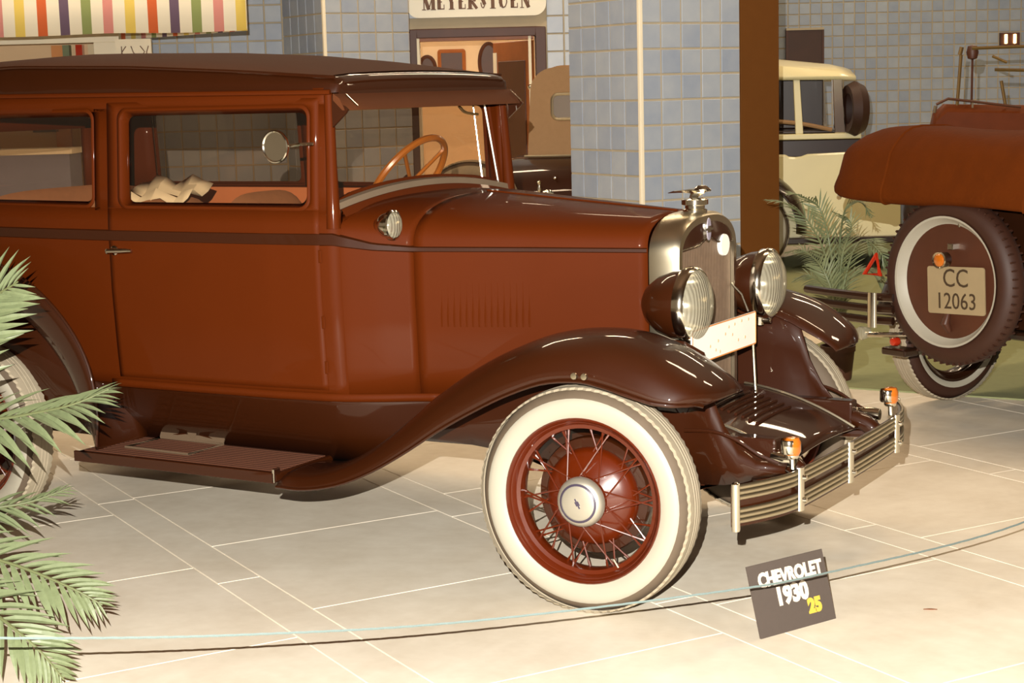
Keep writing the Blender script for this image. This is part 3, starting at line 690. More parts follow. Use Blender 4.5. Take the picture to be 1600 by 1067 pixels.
# --- fenders
UU = [0, .12, .25, .38, .5, .6, .7, .78, .85, .91, .96, 1.0]
DD = [.05, .026, .010, .002, 0, .003, .010, .022, .042, .070, .104, .135]
def fender(pts, s, name):
    P = crv(pts, 56); secs = []; lip = []
    for i in range(len(P)):
        a, c = P[max(i-1, 0)], P[min(i+1, len(P)-1)]; t = np.array([c[0]-a[0], c[1]-a[1]]); t /= np.linalg.norm(t); n = np.array([-t[1], t[0]])
        x, z, yi, yo, k_ = P[i]; q = []
        for u, d in zip(UU, DD):
            y = yi+(yo-yi)*(u if u < .9 else .9+(u-.9)*.6); q.append((x-n[0]*d*k_, s*y, z-n[1]*d*k_))
        secs.append(q); lip.append(q[-1])
    b = MB(); b.loft(secs); b.tube(lip, .006, 6)
    return build(b, name, 'black_paint', car, solid=.004, smooth=60)
FF = [(-1.175, .352, .47, .815, .34), (-1.06, .362, .47, .82, .40), (-.93, .402, .47, .82, .50), (-.81, .468, .46, .82, .62), (-.69, .556, .45, .82, .76), (-.56, .660, .44, .82, .90), (-.42, .752, .43, .825, 1.0), (-.28, .822, .42, .83, 1.02), (-.13, .874, .41, .83, 1.02), (.02, .890, .40, .83, 1.02), (.14, .878, .40, .83, 1.05), (.25, .842, .40, .83, 1.0), (.33, .795, .40, .822, .86), (.382, .752, .41, .80, .62), (.408, .720, .42, .76, .42), (.42, .694, .43, .70, .28)]
RF = [(-2.035, .352, .50, .815, .34), (-2.075, .41, .50, .82, .8), (-2.13, .51, .50, .82, 1.2), (-2.20, .63, .50, .82, 1.45), (-2.30, .745, .50, .825, 1.5), (-2.43, .838, .50, .83, 1.45), (-2.57, .890, .50, .83, 1.35), (-2.73, .905, .48, .83, 1.3), (-2.90, .872, .46, .83, 1.3), (-3.04, .790, .45, .82, 1.2), (-3.14, .670, .45, .81, 1.0), (-3.19, .53, .46, .80, .8), (-3.20, .44, .46, .79, .7)]
for s in (-1, 1):
    fr_ = fender(FF, s, 'front_fender')
    fender(RF, s, 'rear_fender')
    # inner splash apron closing the space between fender and frame
    b = MB(); secs = []
    for x, zt, zb_, yt in ((-1.0, .44, .42, .45), (-.8, .50, .43, .44), (-.6, .62, .43, .43), (-.3, .80, .40, .42), (0, .85, .38, .41), (.2, .83, .37, .41), (.27, .80, .37, .42), (.305, .66, .375, .435), (.35, .57, .38, .44), (.40, .505, .39, .445), (.46, .475, .41, .44), (.555, .462, .43, .43)):
        secs.append([(x, s*yt, zt), (x, s*(yt+.018), zt*.7+zb_*.3), (x, s*(yt+.02), zt*.35+zb_*.65), (x, s*yt, zb_)])
    b.loft(secs); sa_ = build(b, 'splash_apron', 'black_paint', car, solid=.006)
    b = MB(); b.tube(crv([(.22, s*.465, .552), (.32, s*.468, .556), (.40, s*.468, .535), (.47, s*.462, .495), (.535, s*.45, .468)], 16), .006, 6); build(b, 'apron_flange', 'black_paint', sa_)
    b = MB(); secs = []
    for x, zt in ((-3.18, .50), (-3.08, .70), (-2.92, .83), (-2.72, .87), (-2.52, .85), (-2.34, .74), (-2.2, .60), (-2.09, .42)): secs.append([(x, s*.668, zt), (x, s*.667, (zt+.38)/2), (x, s*.64, .38)])
    b.loft(secs); build(b, 'rear_splash_apron', 'black_paint', car, solid=.006)
    # valance between body and running board, running board
    b = MB(); b.loft([[(x, s*wid(x)*.95, .605), (x, s*min(wid(x)*.93, .60), .56), (x, s*min(wid(x)*.9, .545), max(.46, zf)), (x, s*.475, max(.335, zf))] for x, zf in [(q, float(np.interp(q, [-1.0, -.93, -.81, -.69], [.33, .37, .43, .52]))) for q in np.linspace(-2.35, -.66, 20)]]); build(b, 'side_valance', 'black_paint', car, solid=.006)
    b = MB().box((-2.10, s*.465 if s > 0 else -.815, .322), (-1.165, s*.815 if s > 0 else -.465, .355)); rb = build(b, 'running_board', 'black_paint', car, smooth=0, bevel=.008)
    b = MB()
    for k in range(12): y = .51+.024*k; b.box((-2.08, s*y-.008, .352), (-1.18, s*y+.008, .3575))
    build(b, 'rubber_ribs', 'step_rubber', rb, smooth=0)
    build(MB().box((-2.10, s*.812-.006, .32), (-1.168, s*.812+.006, .3585)), 'edge_trim', 'black_paint', rb, smooth=0, bevel=.002)
    build(MB().box((-1.176, s*.80-.018, .322), (-1.166, s*.80+.018, .372)), 'end_clip', 'chrome', rb, smooth=0, bevel=.003)
    # scuff plate on the running board
    b = MB(); A_, B_, C_, D_ = (-1.955, .695), (-1.645, .705), (-1.645, .51), (-1.955, .50)
    b.tube([(p[0], s*p[1], .361) for p in (A_, B_, C_, D_)], .006, 6, loop=True); sp = build(b, 'step_plate', 'dull_metal', rb)
    pts = [(-1.955, .36), (-1.645, .36), (-1.640, .395), (-1.66, .412), (-1.73, .424), (-1.83, .428), (-1.92, .420), (-1.952, .40)]
    b = MB().poly([(x, s*(.505-.35*(z-.36)), z) for x, z in pts], (0, s*.005, 0)); build(b, 'scraper', 'dull_metal', sp, smooth=0)
    for k in range(6):
        a = math.radians([155, 180, 205, -25, 0, 25][k]); cx, cz = -1.795, .392
        r0, r1 = .035, .105; d = np.array([math.cos(a), math.sin(a)*.35]); yv = s*(.5115-.35*.03)
        b = MB(); b.tube([(cx+d[0]*r0, yv, cz+d[1]*r0), (cx+d[0]*r1, yv, cz+d[1]*r1)], .0035, 5); build(b, 'ray', 'black_paint', sp)
    b = MB(); b.lathe([(0, -.004), (.022, -.004), (.018, .006), (0, .007)], 'y', 12, (-1.795, s*.503, .392)); build(b, 'boss', 'dull_metal', sp)
# bolts on near fender
for x, z in ((.02, .772), (.055, .772)):
    for s in (-1, 1): b = MB(); b.lathe([(0, -.006), (.010, -.005), (.011, .003)], 'y', 12, (x, s*.829, z)); build(b, 'fender_bolt', 'nickel', car)
# --- radiator
def rad_outline(W, zb_, zl, zt, n=22, e=.80):
    P = [(-W, zb_), (-W, (zb_+zl)/2), (-W, zl-.02)]
    for k in range(n+1):
        t = math.pi*k/n; c, s_ = math.cos(t), math.sin(t); P.append((-W*math.copysign(abs(c)**e, c), zl+(zt-zl)*abs(s_)**.9))
    return P + [(W, zl-.02), (W, (zb_+zl)/2), (W, zb_)]
o1 = rad_outline(.252, .56, 1.085, 1.216); o2 = rad_outline(.252, .56, 1.085, 1.216); o3 = rad_outline(.240, .56, 1.080, 1.204); o4 = rad_outline(.218, .56, 1.07, 1.182)
b = MB(); b.loft([[(0.0, y, z) for y, z in o1], [(.085, y, z) for y, z in o2], [(.105, y, z) for y, z in o3], [(.105, y, z) for y, z in o4], [(.085, y, z) for y, z in o4]])
sh_ = build(b, 'radiator_shell', 'nickel', car)
b = MB(); b.add([(.088, y, z) for y, z in rad_outline(.222, .55, 1.07, 1.186)], [tuple(range(29))]); 
top = [(y, z) for y, z in rad_outline(.217, 1.115, 1.118, 1.181)]
cr_ = build(MB().box((.05, -.222, .50), (.086, .222, 1.12)), 'radiator_core', 'core', car, smooth=0)
b = MB()
for k in range(62): y = -.215+.007*k; b.box((.086, y-.0016, .50), (.092, y+.0016, 1.12))
for k in range(20): z = .52+.03*k; b.box((.086, -.218, z-.0008), (.0895, .218, z+.0008))
o = build(b, 'core_fins', 'core', cr_, smooth=0); o['kind'] = 'stuff'
b = MB().poly([(.084, y, z) for y, z in [(-.218, 1.10), (-.218, 1.118)] + [p for p in rad_outline(.218, 1.1, 1.10, 1.184)[3:-3]] + [(.218, 1.118), (.218, 1.10), (.08, 1.105), (0, 1.130), (-.08, 1.105)]], (.016, 0, 0)); build(b, 'header_panel', 'black_paint', sh_, smooth=0)
b = MB(); b.tube([(.102, -.216, 1.10), (.103, -.08, 1.106), (.103, 0, 1.131), (.103, .08, 1.106), (.102, .216, 1.10)], .004, 6); build(b, 'header_bead', 'chrome', sh_)
n = 32; b = MB().poly([(.100, .021*math.cos(2*math.pi*k/n), 1.156+.045*math.sin(2*math.pi*k/n)) for k in range(n)], (.006, 0, 0)); em = build(b, 'emblem', 'chrome', sh_, smooth=0)
b = MB().poly([(.106, .016*math.cos(2*math.pi*k/n), 1.156+.038*math.sin(2*math.pi*k/n)) for k in range(n)], (.002, 0, 0)); build(b, 'enamel', 'enamel', em, smooth=0)
def bowtie(w, h):
    return [(-w, -h*.38), (-w*.42, -h*.38), (-w*.52, -h), (w*.36, -h), (w*.42, -h*.38), (w, -h*.38), (w, h*.38), (w*.42, h*.38), (w*.52, h), (-w*.36, h), (-w*.42, h*.38), (-w, h*.38)]
b = MB().poly([(.1075, y, 1.156+z) for y, z in bowtie(.032, .011)], (.002, 0, 0)); build(b, 'bow_tie', 'chrome', em, smooth=0)
b = MB(); b.lathe([(0, .0925), (.037, .0925), (.039, .100), (.037, .1075), (0, .1075)], 'x', 28, (0, .138, 1.090)); b.xf(lambda p: p); build(b, 'round_badge', 'plate_white', car)
# filler cap and mascot
fc = build(MB().lathe([(0, 1.205), (.042, 1.205), (.042, 1.222), (.034, 1.226), (.034, 1.236), (.046, 1.240), (.046, 1.256), (.030, 1.262), (0, 1.264)], 'z', 24, (.055, 0, 0)), 'filler_cap', 'chrome', car)
b = MB(); b.tube([(.045, 0, 1.258), (.055, 0, 1.275), (.075, 0, 1.290), (.098, 0, 1.293), (.115, 0, 1.288)], [.012, .017, .016, .011, .003], 8); build(b, 'mascot_body', 'chrome', fc)
for s in (-1, 1): b = MB(); b.loft([[(.085, s*.008, 1.286), (.060, s*.006, 1.280), (.060, s*.006, 1.276), (.085, s*.008, 1.282)], [(.06, s*.045, 1.294), (.022, s*.035, 1.284), (.022, s*.035, 1.281), (.06, s*.045, 1.290)], [(.012, s*.075, 1.290), (-.02, s*.055, 1.282), (-.02, s*.055, 1.280), (.012, s*.075, 1.288)]], closed=True, caps=True); build(b, 'mascot_wing', 'chrome', fc)
# --- headlamps
HLP = (.188, .325, .937)
for s in (-1, 1):
    b = MB(); b.lathe([(0, -.175), (.03, -.170), (.062, -.150), (.092, -.110), (.110, -.060), (.118, -.01), (.118, .0)], 'x', 36)
    hl = build(b, 'headlamp', 'black_paint', car, (HLP[0], s*HLP[1], HLP[2]))
    b = MB(); b.lathe([(.116, -.022), (.124, -.018), (.127, -.004), (.125, .012), (.117, .020), (.112, .014)], 'x', 40); build(b, 'headlamp_rim', 'chrome', hl)
    b = MB(); b.lathe([(.112, .004), (.104, -.04), (.086, -.09), (.056, -.125), (.02, -.140), (0, -.141)], 'x', 36); build(b, 'reflector', 'chrome', hl)
    b = MB(); b.lathe([(0, -.135), (.010, -.13), (.014, -.105), (.011, -.088), (0, -.08)], 'x', 14); build(b, 'bulb', 'plate_white', hl)
    b = MB(); b.lathe([(.116, .012), (.108, .026), (.085, .041), (.05, .051), (.02, .055), (0, .0555)], 'x', 36); build(b, 'lens', 'lens', hl)
    b = MB(); b.tube([(-.03, 0, -.10), (-.03, 0, -.15)], .014, 8); build(b, 'mount_stem', 'chrome', hl)
    b = MB(); b.lathe([(0, -.03), (.012, -.028), (.012, .0), (0, .004)], 'x', 10, (.012, s*-.0, -.131)); build(b, 'rim_latch', 'chrome', hl)
    # bracket from lamp down to the frame
    b = MB(); b.tube(crv([(.12, s*.325, .80), (.10, s*.36, .78), (.05, s*.40, .805), (.0, s*.42, .815)], 8), .011, 8); build(b, 'lamp_bracket', 'chrome', car)
b = MB(); b.tube(crv([(.125, -.325, .795), (.135, -.15, .815), (.138, 0, .822), (.135, .15, .815), (.125, .325, .795)], 16), .010, 8); build(b, 'lamp_tie_bar', 'chrome', car)
# front number plate
pl = build(MB().box((.205, -.378, .745), (.211, .158, .860)), 'number_plate', 'plate_white', car, smooth=0, bevel=.002)
b = MB()
for y0, z0, y1, z1 in ((-.378, .745, .158, .749), (-.378, .856, .158, .860), (-.378, .745, -.374, .860), (.154, .745, .158, .860)): b.box((.211, y0, z0), (.2125, y1, z1))
build(b, 'plate_border', 'orange_line', pl, smooth=0)
for y, z in ((-.33, .757), (-.28, .763), (-.235, .79), (-.19, .772), (-.17, .80), (-.155, .762), (-.11, .815), (-.08, .835), (-.05, .805), (-.03, .838), (0, .78), (.03, .842), (.06, .782), (.09, .84)):
    b = MB(); b.lathe([(0, 0), (.006, 0), (.0055, .0012), (0, .0014)], 'x', 8, (.211, y, z)); build(b, 'plate_mark', 'plate_mark', pl)
b = MB(); b.tube([(.19, .14, .86), (.17, .13, .92), (.14, .11, .96)], .004, 6); build(b, 'plate_wire', 'chrome', pl)
b = MB(); b.tube([(.205, .145, .76), (.212, .147, .60), (.216, .148, .555)], .006, 8); b.lathe([(0, .546), (.03, .548), (.03, .556), (0, .56)], 'z', 14, (.217, .148, 0)); build(b, 'plate_post', 'chrome', pl)
# front apron between the frame horns, with louvres
def ap(u, y):
    x = .10+.42*u; z = .565-.03*u-.10*u*u; return (x+.0, y, z+.030*(1-(y/.36)**2)*(1-.3*u))
b = MB(); b.loft([[ap(u, y) for y in np.linspace(-.38, .38, 17)] for u in np.linspace(0, 1, 12)]); apn = build(b, 'front_apron', 'black_paint', car, solid=.005)
for k in range(9):
    u = .12+.06*k; b = MB(); b.tube([np.array(ap(u, y))+np.array([0, 0, .004]) for y in np.linspace(-.18, .12, 8)], .006, 6); build(b, 'apron_louvre', 'black_paint', apn)
for s in (-1, 1):
    b = MB(); b.tube([np.array(ap(u, s*.30))+np.array([0, 0, .003]) for u in np.linspace(.02, 1, 14)], .006, 6); build(b, 'apron_bead', 'nickel', apn)
    b = MB(); b.tube(crv([(.42, s*.36, .48), (.52, s*.36, .46), (.57, s*.36, .43), (.585, s*.36, .40)], 10), [.03]*6+[.028, .026, .024, .02], 10); b.lathe([(0, -.045), (.02, -.04), (.02, .04), (0, .045)], 'y', 12, (.575, s*.36, .415)); build(b, 'frame_horn', 'black_paint', car)
    b = MB(); b.lathe([(0, -.05), (.02, -.048), (.024, 0), (.02, .03), (0, .032)], 'x', 14, (.545, s*.41, .475)); build(b, 'horn_bolt', 'chrome', car)
    b = MB(); b.tube(crv([(.30, s*.37, .41), (.45, s*.385, .405), (.56, s*.42, .405), (.615, s*.48, .405)], 10), .016, 8); build(b, 'bumper_bracket', 'black_paint', car)
# --- bumper
def bpath(off=0.):
    P = []
    for y in np.linspace(-.765, .765, 61):
        a = abs(y); x = .628-.010*(a/.48)**2 if a < .48 else .618-.095*((a-.48)/.285)**1.7
        P.append((x+off, y))
    return P
for zc0 in (.4425, .371):
    b = MB(); prof = []
    for k in range(25):
        u = k/24; zz = -.024+.048*u; ribs = .0035*abs(math.sin(u*math.pi*3))**.6; prof.append((.004+ribs, zz))
    secs = [[(x+o_, y, zc0+zz) for o_, zz in prof] + [(x-.004, y, zc0+.022), (x-.004, y, zc0-.022)] for x, y in bpath()]
    b.loft(secs, closed=True, caps=True); build(b, 'bumper_bar', 'nickel', car, smooth=30)
b = MB(); secs = [[(x-.016, y, .460), (x-.006, y, .460), (x-.006, y, .335), (x-.016, y, .335)] for x, y in bpath()]; b.loft(secs, closed=True, caps=True); build(b, 'bumper_back_bar_gap_shade', 'black_paint', car)  # back bar stretched into a dark sheet, standing in for shade between the bars
for y0 in (-.495, -.07, .44):
    x0 = float(np.interp(y0, [p[1] for p in bpath()], [p[0] for p in bpath()]))
    b = MB(); b.loft([[(x0+.006+.012*math.cos(t)*1.0, y0+.017*math.sin(t), z) for t in np.linspace(-math.pi/2, math.pi/2, 9)] for z in (.338, .345, .395, .405, .415, .465, .474)], caps=True); cl = build(b, 'bumper_clamp', 'chrome', car)
    for z in (.372, .442): b2 = MB(); b2.lathe([(0, .012), (.007, .011), (.009, 0), (0, 0)], 'x', 10, (x0+.016, y0, z)); build(b2, 'clamp_bolt', 'chrome', cl)
for y0 in (-.765, .765):
    x0 = bpath()[0][0]; b = MB(); b.lathe([(0, .322), (.012, .324), (.013, .33), (.013, .468), (.009, .472), (0, .474)], 'z', 14, (x0, y0, 0)); build(b, 'bumper_end_pin', 'chrome', car)
for y0 in (-.50, .455):
    b = MB(); b.tube([(.600, y0, .466), (.598, y0, .50)], .009, 8); b.lathe([(0, .498), (.018, .5), (.022, .505), (.022, .512), (0, .512)], 'z', 14, (.598, y0, 0)); tl = build(b, 'turn_lamp', 'chrome', car)
    b = MB(); b.lathe([(0, .510), (.020, .511), (.026, .522), (.026, .552), (.020, .566), (0, .570)], 'z', 18, (.600, y0, 0)); build(b, 'lens', 'amber', tl)
    b = MB(); b.lathe([(.0255, .516), (.028, .520), (.028, .555), (.0255, .560)], 'z', 18, (.590, y0-.004, 0)); build(b, 'lamp_shell', 'chrome', tl)
# --- cowl lamps, mirror
for s in (-1, 1):
    yb_ = s*(wid(-.85)+.0); b = MB(); b.tube([(-.86, yb_-s*.03, 1.150), (-.855, yb_+s*.01, 1.165), (-.845, yb_+s*.018, 1.178)], [.014, .010, .009], 8); b.lathe([(0, -.07), (.018, -.064), (.038, -.034), (.048, 0), (.048, .006)], 'x', 24, (-.825, yb_+s*.018, 1.197))
    cl = build(b, 'cowl_lamp', 'chrome', car); b = MB(); b.lathe([(.047, .004), (.042, .014), (.024, .021), (0, .023)], 'x', 24, (-.825, yb_+s*.018, 1.197)); build(b, 'lens', 'lens', cl)
    b = MB(); b.lathe([(.046, -.006), (.052, -.003), (.052, .008), (.046, .011)], 'x', 28, (-.825, yb_+s*.018, 1.197)); build(b, 'lamp_rim', 'chrome', cl)
b = MB(); b.lathe([(0, -.022), (.03, -.018), (.05, -.008), (.056, 0), (.056, .008), (.052, .010), (.048, .006), (0, .004)], 'x', 32)
mi = build(b, 'side_mirror', 'chrome', car, (-1.158, -.735, 1.472), (0, 0, math.radians(-92)))
b = MB(); b.tube([(-.018, 0, 0), (-.03, .02, .0), (-.035, .075, .006), (-.085, .09, .006)], .006, 6); build(b, 'mirror_arm', 'chrome', mi)
# --- wheels (axis y, outer side -y)
tp = []                                              # tyre profile (r, y) going round
for k in range(28):
    t = 2*math.pi*k/28; tp.append((.305+.0565*math.cos(t) if math.cos(t) > 0 else .305+.05*math.cos(t), .062*math.sin(t)))
b = MB(); b.lathe(tp, 'y', 72, closed=True); me_tyre = b.mesh('tyre', 'rubber')
b = MB(); N = 160; secs = []
for k in range(N):
    t = 2*math.pi*k/N; jag = .007 if k % 2 else 0.; e_ = .052-jag; q = []
    for r, y in ((.3535, -e_-.004), (.3605, -e_+.002), (.3635, -.026), (.3635, -.020), (.3615, -.0185), (.3615, -.0165), (.364, -.015), (.364, -.003), (.362, -.0015), (.362, .0015), (.364, .003), (.364, .015), (.3615, .0165), (.3615, .0185), (.3635, .020), (.3635, .026), (.3605, e_-.002), (.3535, e_+.004)):
        q.append((r*math.cos(t), y, r*math.sin(t)))
    secs.append(q)
b.loft(secs, loop=True); me_tread = b.mesh('tread', 'tread', 20)
b = MB(); b.lathe([(.3275, -.0575), (.322, -.0615), (.312, -.0645), (.300, -.0650), (.286, -.0635), (.272, -.059), (.260, -.052)], 'y', 72); me_white = b.mesh('whitewall', 'whitewall')
b = MB(); b.lathe([(.262, -.060), (.266, -.056), (.264, -.048), (.250, -.046), (.244, -.038), (.240, -.030), (.228, -.026), (.224, -.010), (.224, .012), (.230, .028), (.242, .034), (.250, .046), (.264, .050), (.266, .058), (.258, .058), (.252, .052), (.246, .044), (.238, .038), (.236, .028), (.246, .0), (.248, -.030), (.252, -.050)], 'y', 72, closed=True); me_rim = b.mesh('wheel', 'red_rim')
b = MB(); b.lathe([(0, -.088), (.02, -.088), (.050, -.086), (.066, -.081), (.076, -.072), (.080, -.060), (.080, -.054), (.074, -.052)], 'y', 40); me_cap = b.mesh('hub_cap', 'aluminium')
b = MB(); b.lathe([(.056, -.0866), (.062, -.0846), (.0625, -.0838), (.0555, -.0858)], 'y', 40, closed=True); me_ring = b.mesh('cap_ring', 'dark_ring')
b = MB().poly([(x, -.0895, z) for x, z in bowtie(.017, .0065)], (0, .002, 0)); me_bow = b.mesh('cap_emblem', 'dark_ring', 0)
b = MB(); b.lathe([(.050, -.056), (.072, -.054), (.078, -.046), (.078, -.036), (.094, -.026), (.120, -.012), (.145, .004), (.156, .020), (.158, .040), (.0, .042)], 'y', 44); me_hub = b.mesh('wheel_hub', 'red_rim')
b = MB(); b.lathe([(.0, .034), (.160, .034), (.186, .036), (.190, .044), (.190, .058), (.186, .062), (.186, .085), (.160, .092), (0, .095)], 'y', 44); me_drum = b.mesh('brake_drum', 'black_paint')
def spoke_mesh(name, r0, y0, r1, y1, da):
    b = MB(); a = math.radians(da); b.tube([(r0, y0, 0), (r1*math.cos(a), y1, r1*math.sin(a))], .0030, 6)
    p = np.array((r1*math.cos(a), y1, r1*math.sin(a))); q = np.array((r0, y0, 0)); d = (q-p)/np.linalg.norm(q-p)
    b.tube([p, p+d*.018], .0042, 6); return b.mesh(name, 'red_rim')
spk = [spoke_mesh('spoke', .076, -.042, .2265, -.004, 30), spoke_mesh('spoke', .076, -.042, .2265, -.004, -30), spoke_mesh('spoke', .125, .012, .2265, .010, 16), spoke_mesh('spoke', .125, .012, .2265, .010, -16)]
b = MB(); b.tube([(.235, -.03, 0), (.205, -.035, .0)], .004, 6); me_valve = b.mesh('valve_stem', 'chrome')
def wheel(loc, rz, spin):
    w_ = link('wheel', me_rim, car, loc, (0, spin, rz)); w_.rotation_mode = 'XYZ'
    w_.rotation_euler = (Matrix.Rotation(rz, 4, 'Z') @ Matrix.Rotation(spin, 4, 'Y')).to_euler()
    for nm, me in (('tyre', me_tyre), ('tread', me_tread), ('whitewall', me_white), ('wheel_hub', me_hub), ('brake_drum', me_drum), ('hub_cap', me_cap), ('cap_ring', me_ring), ('cap_emblem', me_bow), ('valve_stem', me_valve)): link(nm, me, w_)
    for k in range(10):
        for j, off in ((0, 0), (1, 18), (2, 9), (3, 27)): link('spoke', spk[j], w_, rot=(0, math.radians(36*k+off), 0))
    return w_
ST = math.radians(3.5)
wheel((0, -TRK, TR), ST, math.radians(62)); wheel((0, TRK, TR), math.pi+ST, .7)
wheel((-WB, -TRK, TR), 0, 1.9); wheel((-WB, TRK, TR), math.pi, .3)
# newspaper on the seat
b = MB(); g = []
for i in range(9):
    for j in range(5): g.append((i*.042, j*.045, .03+.02*math.sin(i*1.7+j)+.02*math.sin(j*2.1)))
b.add(g, [(i*5+j, i*5+j+1, (i+1)*5+j+1, (i+1)*5+j) for i in range(8) for j in range(4)])
npz = build(b, 'newspaper', 'paper', loc=(-2.20, -.40, 1.225), rot=(math.radians(20), 0, .10), solid=.003, smooth=30); tag(npz, 'crumpled pale newspaper behind the front seat of the maroon sedan', 'newspaper')

# ================================================================== OTHER CARS
me_tyre_dark = me_tyre.copy(); me_tyre_dark.materials.clear(); me_tyre_dark.materials.append(MATS['rubber_dark'])
def dark_copy(me):
    m_ = me.copy(); m_.materials.clear(); m_.materials.append(MATS['dark_body']); return m_
me_rim_dark, me_hub_dark = dark_copy(me_rim), dark_copy(me_hub)
def sub_wheel(parent, loc, rz, sc=1.0, spokes=False, dark=False):
    w_ = link('wheel', me_rim_dark if dark else me_rim, parent, loc, (0, 0, rz)); w_.scale = (sc, sc, sc)
    for nm, me in (('tyre', me_tyre_dark if dark else me_tyre), ('tread', me_tread), ('whitewall', me_white), ('wheel_hub', me_hub_dark if dark else me_hub), ('brake_drum', me_drum), ('hub_cap', me_cap)): link(nm, me, w_)
    if spokes:
        for k in range(10):
            for j, off in ((0, 0), (1, 18), (2, 9), (3, 27)): link('spoke', spk[j], w_, rot=(0, math.radians(36*k+off), 0))
    return w_
def arc_fender(parent, cx, cz, R, a0, a1, y0, y1, m, name='fender'):
    b = MB(); secs = []
    for a in np.linspace(math.radians(a0), math.radians(a1), 24):
        c, s_ = math.cos(a), math.sin(a); q = []
        for u, d in zip(UU, DD): y = y0+(y1-y0)*u; q.append((cx+c*(R-d*.8), y, cz+s_*(R-d*.8)))
        secs.append(q)
    b.loft(secs); return build(b, name, m, parent, solid=.006, smooth=60)
# --- dark open touring car, tail towards the photographer
HA = math.atan2(.900, .435)
tc_ = thing('touring_car', 'dark open touring car with folded brown top and spare wheel carrying a number plate', 'car', (.58, 3.0, .008), HA)
b = MB(); secs = []
for x, w_, zt in ((-.52, .30, .95), (-.50, .50, 1.05), (-.42, .60, 1.10), (-.2, .64, 1.12), (.4, .66, 1.12), (1.2, .64, 1.10), (1.9, .58, 1.08), (2.0, .45, 1.06), (2.9, .32, 1.0), (2.95, .1, .95)):
    secs.append([(x, -w_*.85, .50), (x, -w_, .62), (x, -w_, zt-.06), (x, -w_*.94, zt), (x, w_*.94, zt), (x, w_, zt-.06), (x, w_, .62), (x, w_*.85, .50)])
b.loft(secs, closed=True, caps=True); build(b, 'body', 'dark_body', tc_)
b = MB(); secs = []
def top_sec(y):
    u = abs(y)/.82; sq = (1-u**9)**.5 if u < 1 else 0.
    q = []
    for k in range(26):
        t = 2*math.pi*k/26; c, s_ = math.cos(t), math.sin(t)
        ex = math.copysign(abs(c)**.55, c); ez = math.copysign(abs(s_)**.6, s_)
        zc0 = 1.235+.008*math.sin(4*y); hx_ = .26*max(sq, .35); hz_ = (.165+.010*math.sin(6*y+3*t))*max(sq, .55)
        lean_ = .07*ez                                   # leans back over the tail
        q.append((-.50+ex*hx_+.06*(1-ez)*.5*0+lean_, y, zc0+ez*hz_-.05*max(0, -c)*(1 if s_ < 0 else .3)))
    return q
b.loft([top_sec(y) for y in np.linspace(-.82, .82, 37)], closed=True, caps=True); ft = build(b, 'folded_top', 'brown_canvas', tc_, smooth=60)
for y in (-.45, .38):
    b = MB(); b.tube(top_sec(y), .008, 6, loop=True); build(b, 'strap', 'brown_canvas', ft)
b = MB(); b.tube([(-.35, .79, 1.30), (-.60, .80, 1.13), (-.70, .74, 1.07)], .012, 6); build(b, 'bow_end', 'nickel', ft)
# spare wheel on the tail
SP = (-.705, 0, .720); R_ = .387
b = MB(); tp2 = [(.325+.062*math.cos(2*math.pi*k/24), .064*math.sin(2*math.pi*k/24)) for k in range(24)]; b.lathe(tp2, 'x', 64, SP, closed=True); spt = build(b, 'spare_tyre', 'rubber_dark', tc_)
spt_me = None
for k in range(64):
    a = 2*math.pi*k/64
    if spt_me is None:
        b = MB(); b.box((-.042, -.004, -.012), (-.012, .004, .001)); b.box((.012, -.004, -.012), (.042, .004, .001)); spt_me = b.mesh('tread_lug', 'rubber_dark', 0)
    o = link('tread_lug', spt_me, spt, (SP[0], SP[1]+.384*math.cos(a), SP[2]+.384*math.sin(a)), (a-math.pi/2, 0, 0))
b = MB(); b.lathe([(.296, -.062), (.300, -.066), (.290, -.064), (.268, -.030), (.262, -.026)], 'x', 64, SP); build(b, 'white_ring', 'whitewall', spt)
b = MB(); b.lathe([(.272, -.024), (.20, -.030), (.10, -.034), (0, -.036)], 'x', 48, SP); build(b, 'wheel_disc', 'wood_dark', spt)
b = MB(); b.box((-.64, -.05, .62), (-.45, .05, .82)); build(b, 'spare_carrier', 'dark_body', tc_, smooth=0)
npx = SP[0]-.052
def rear_yz(px, py):               # pixel -> local y,z on the plane x=npx of the touring car
    o_ = np.array([.58, 3.0, .008])+npx*np.array([math.cos(HA), math.sin(HA), 0]); n_ = np.array([math.cos(HA), math.sin(HA), 0])
    d = _f + _r*(px-800)/FPX - _u*(py-533.5)/FPX; t = np.dot(o_-CAM, n_)/np.dot(d, n_); p = CAM+d*t-o_
    return float(p[0]*-math.sin(HA)+p[1]*math.cos(HA)), float(p[2])
y0, z0 = rear_yz(1451, 449); y1, z1 = rear_yz(1540, 459)
yc, zc = (y0+y1)/2, (z0+z1)/2; PW = abs(y0-y1); PH = .215; rollp = math.radians(-2.5)
npl = link('number_plate', MB().poly([(0, a, c) for a, c in rrect(-PW/2, PW/2, -PH/2, PH/2, .012, 4)], (.006, 0, 0)).mesh('number_plate', 'plate_grey', 0), tc_, (npx-.006, yc, zc), (rollp, 0, 0))
for body, zz, sz in (('CC', .052, .118), ('12063', -.052, .105)):
    me = text_mesh(body, sz, 0.0, .0008, .92); me.materials.append(MATS['plate_black'])
    o = link('plate_lettering', me, npl, (-.0012, 0, zz)); o.rotation_euler = Matrix(((0, 0, -1), (-1, 0, 0), (0, 1, 0))).to_euler()
y0, z0 = rear_yz(1481, 405); b = MB(); b.lathe([(.0, -.05), (.030, -.045), (.034, -.03), (.034, 0), (0, .0)], 'x', 24, (npx-.012, y0, z0)); tl = build(b, 'tail_lamp', 'dark_body', tc_)
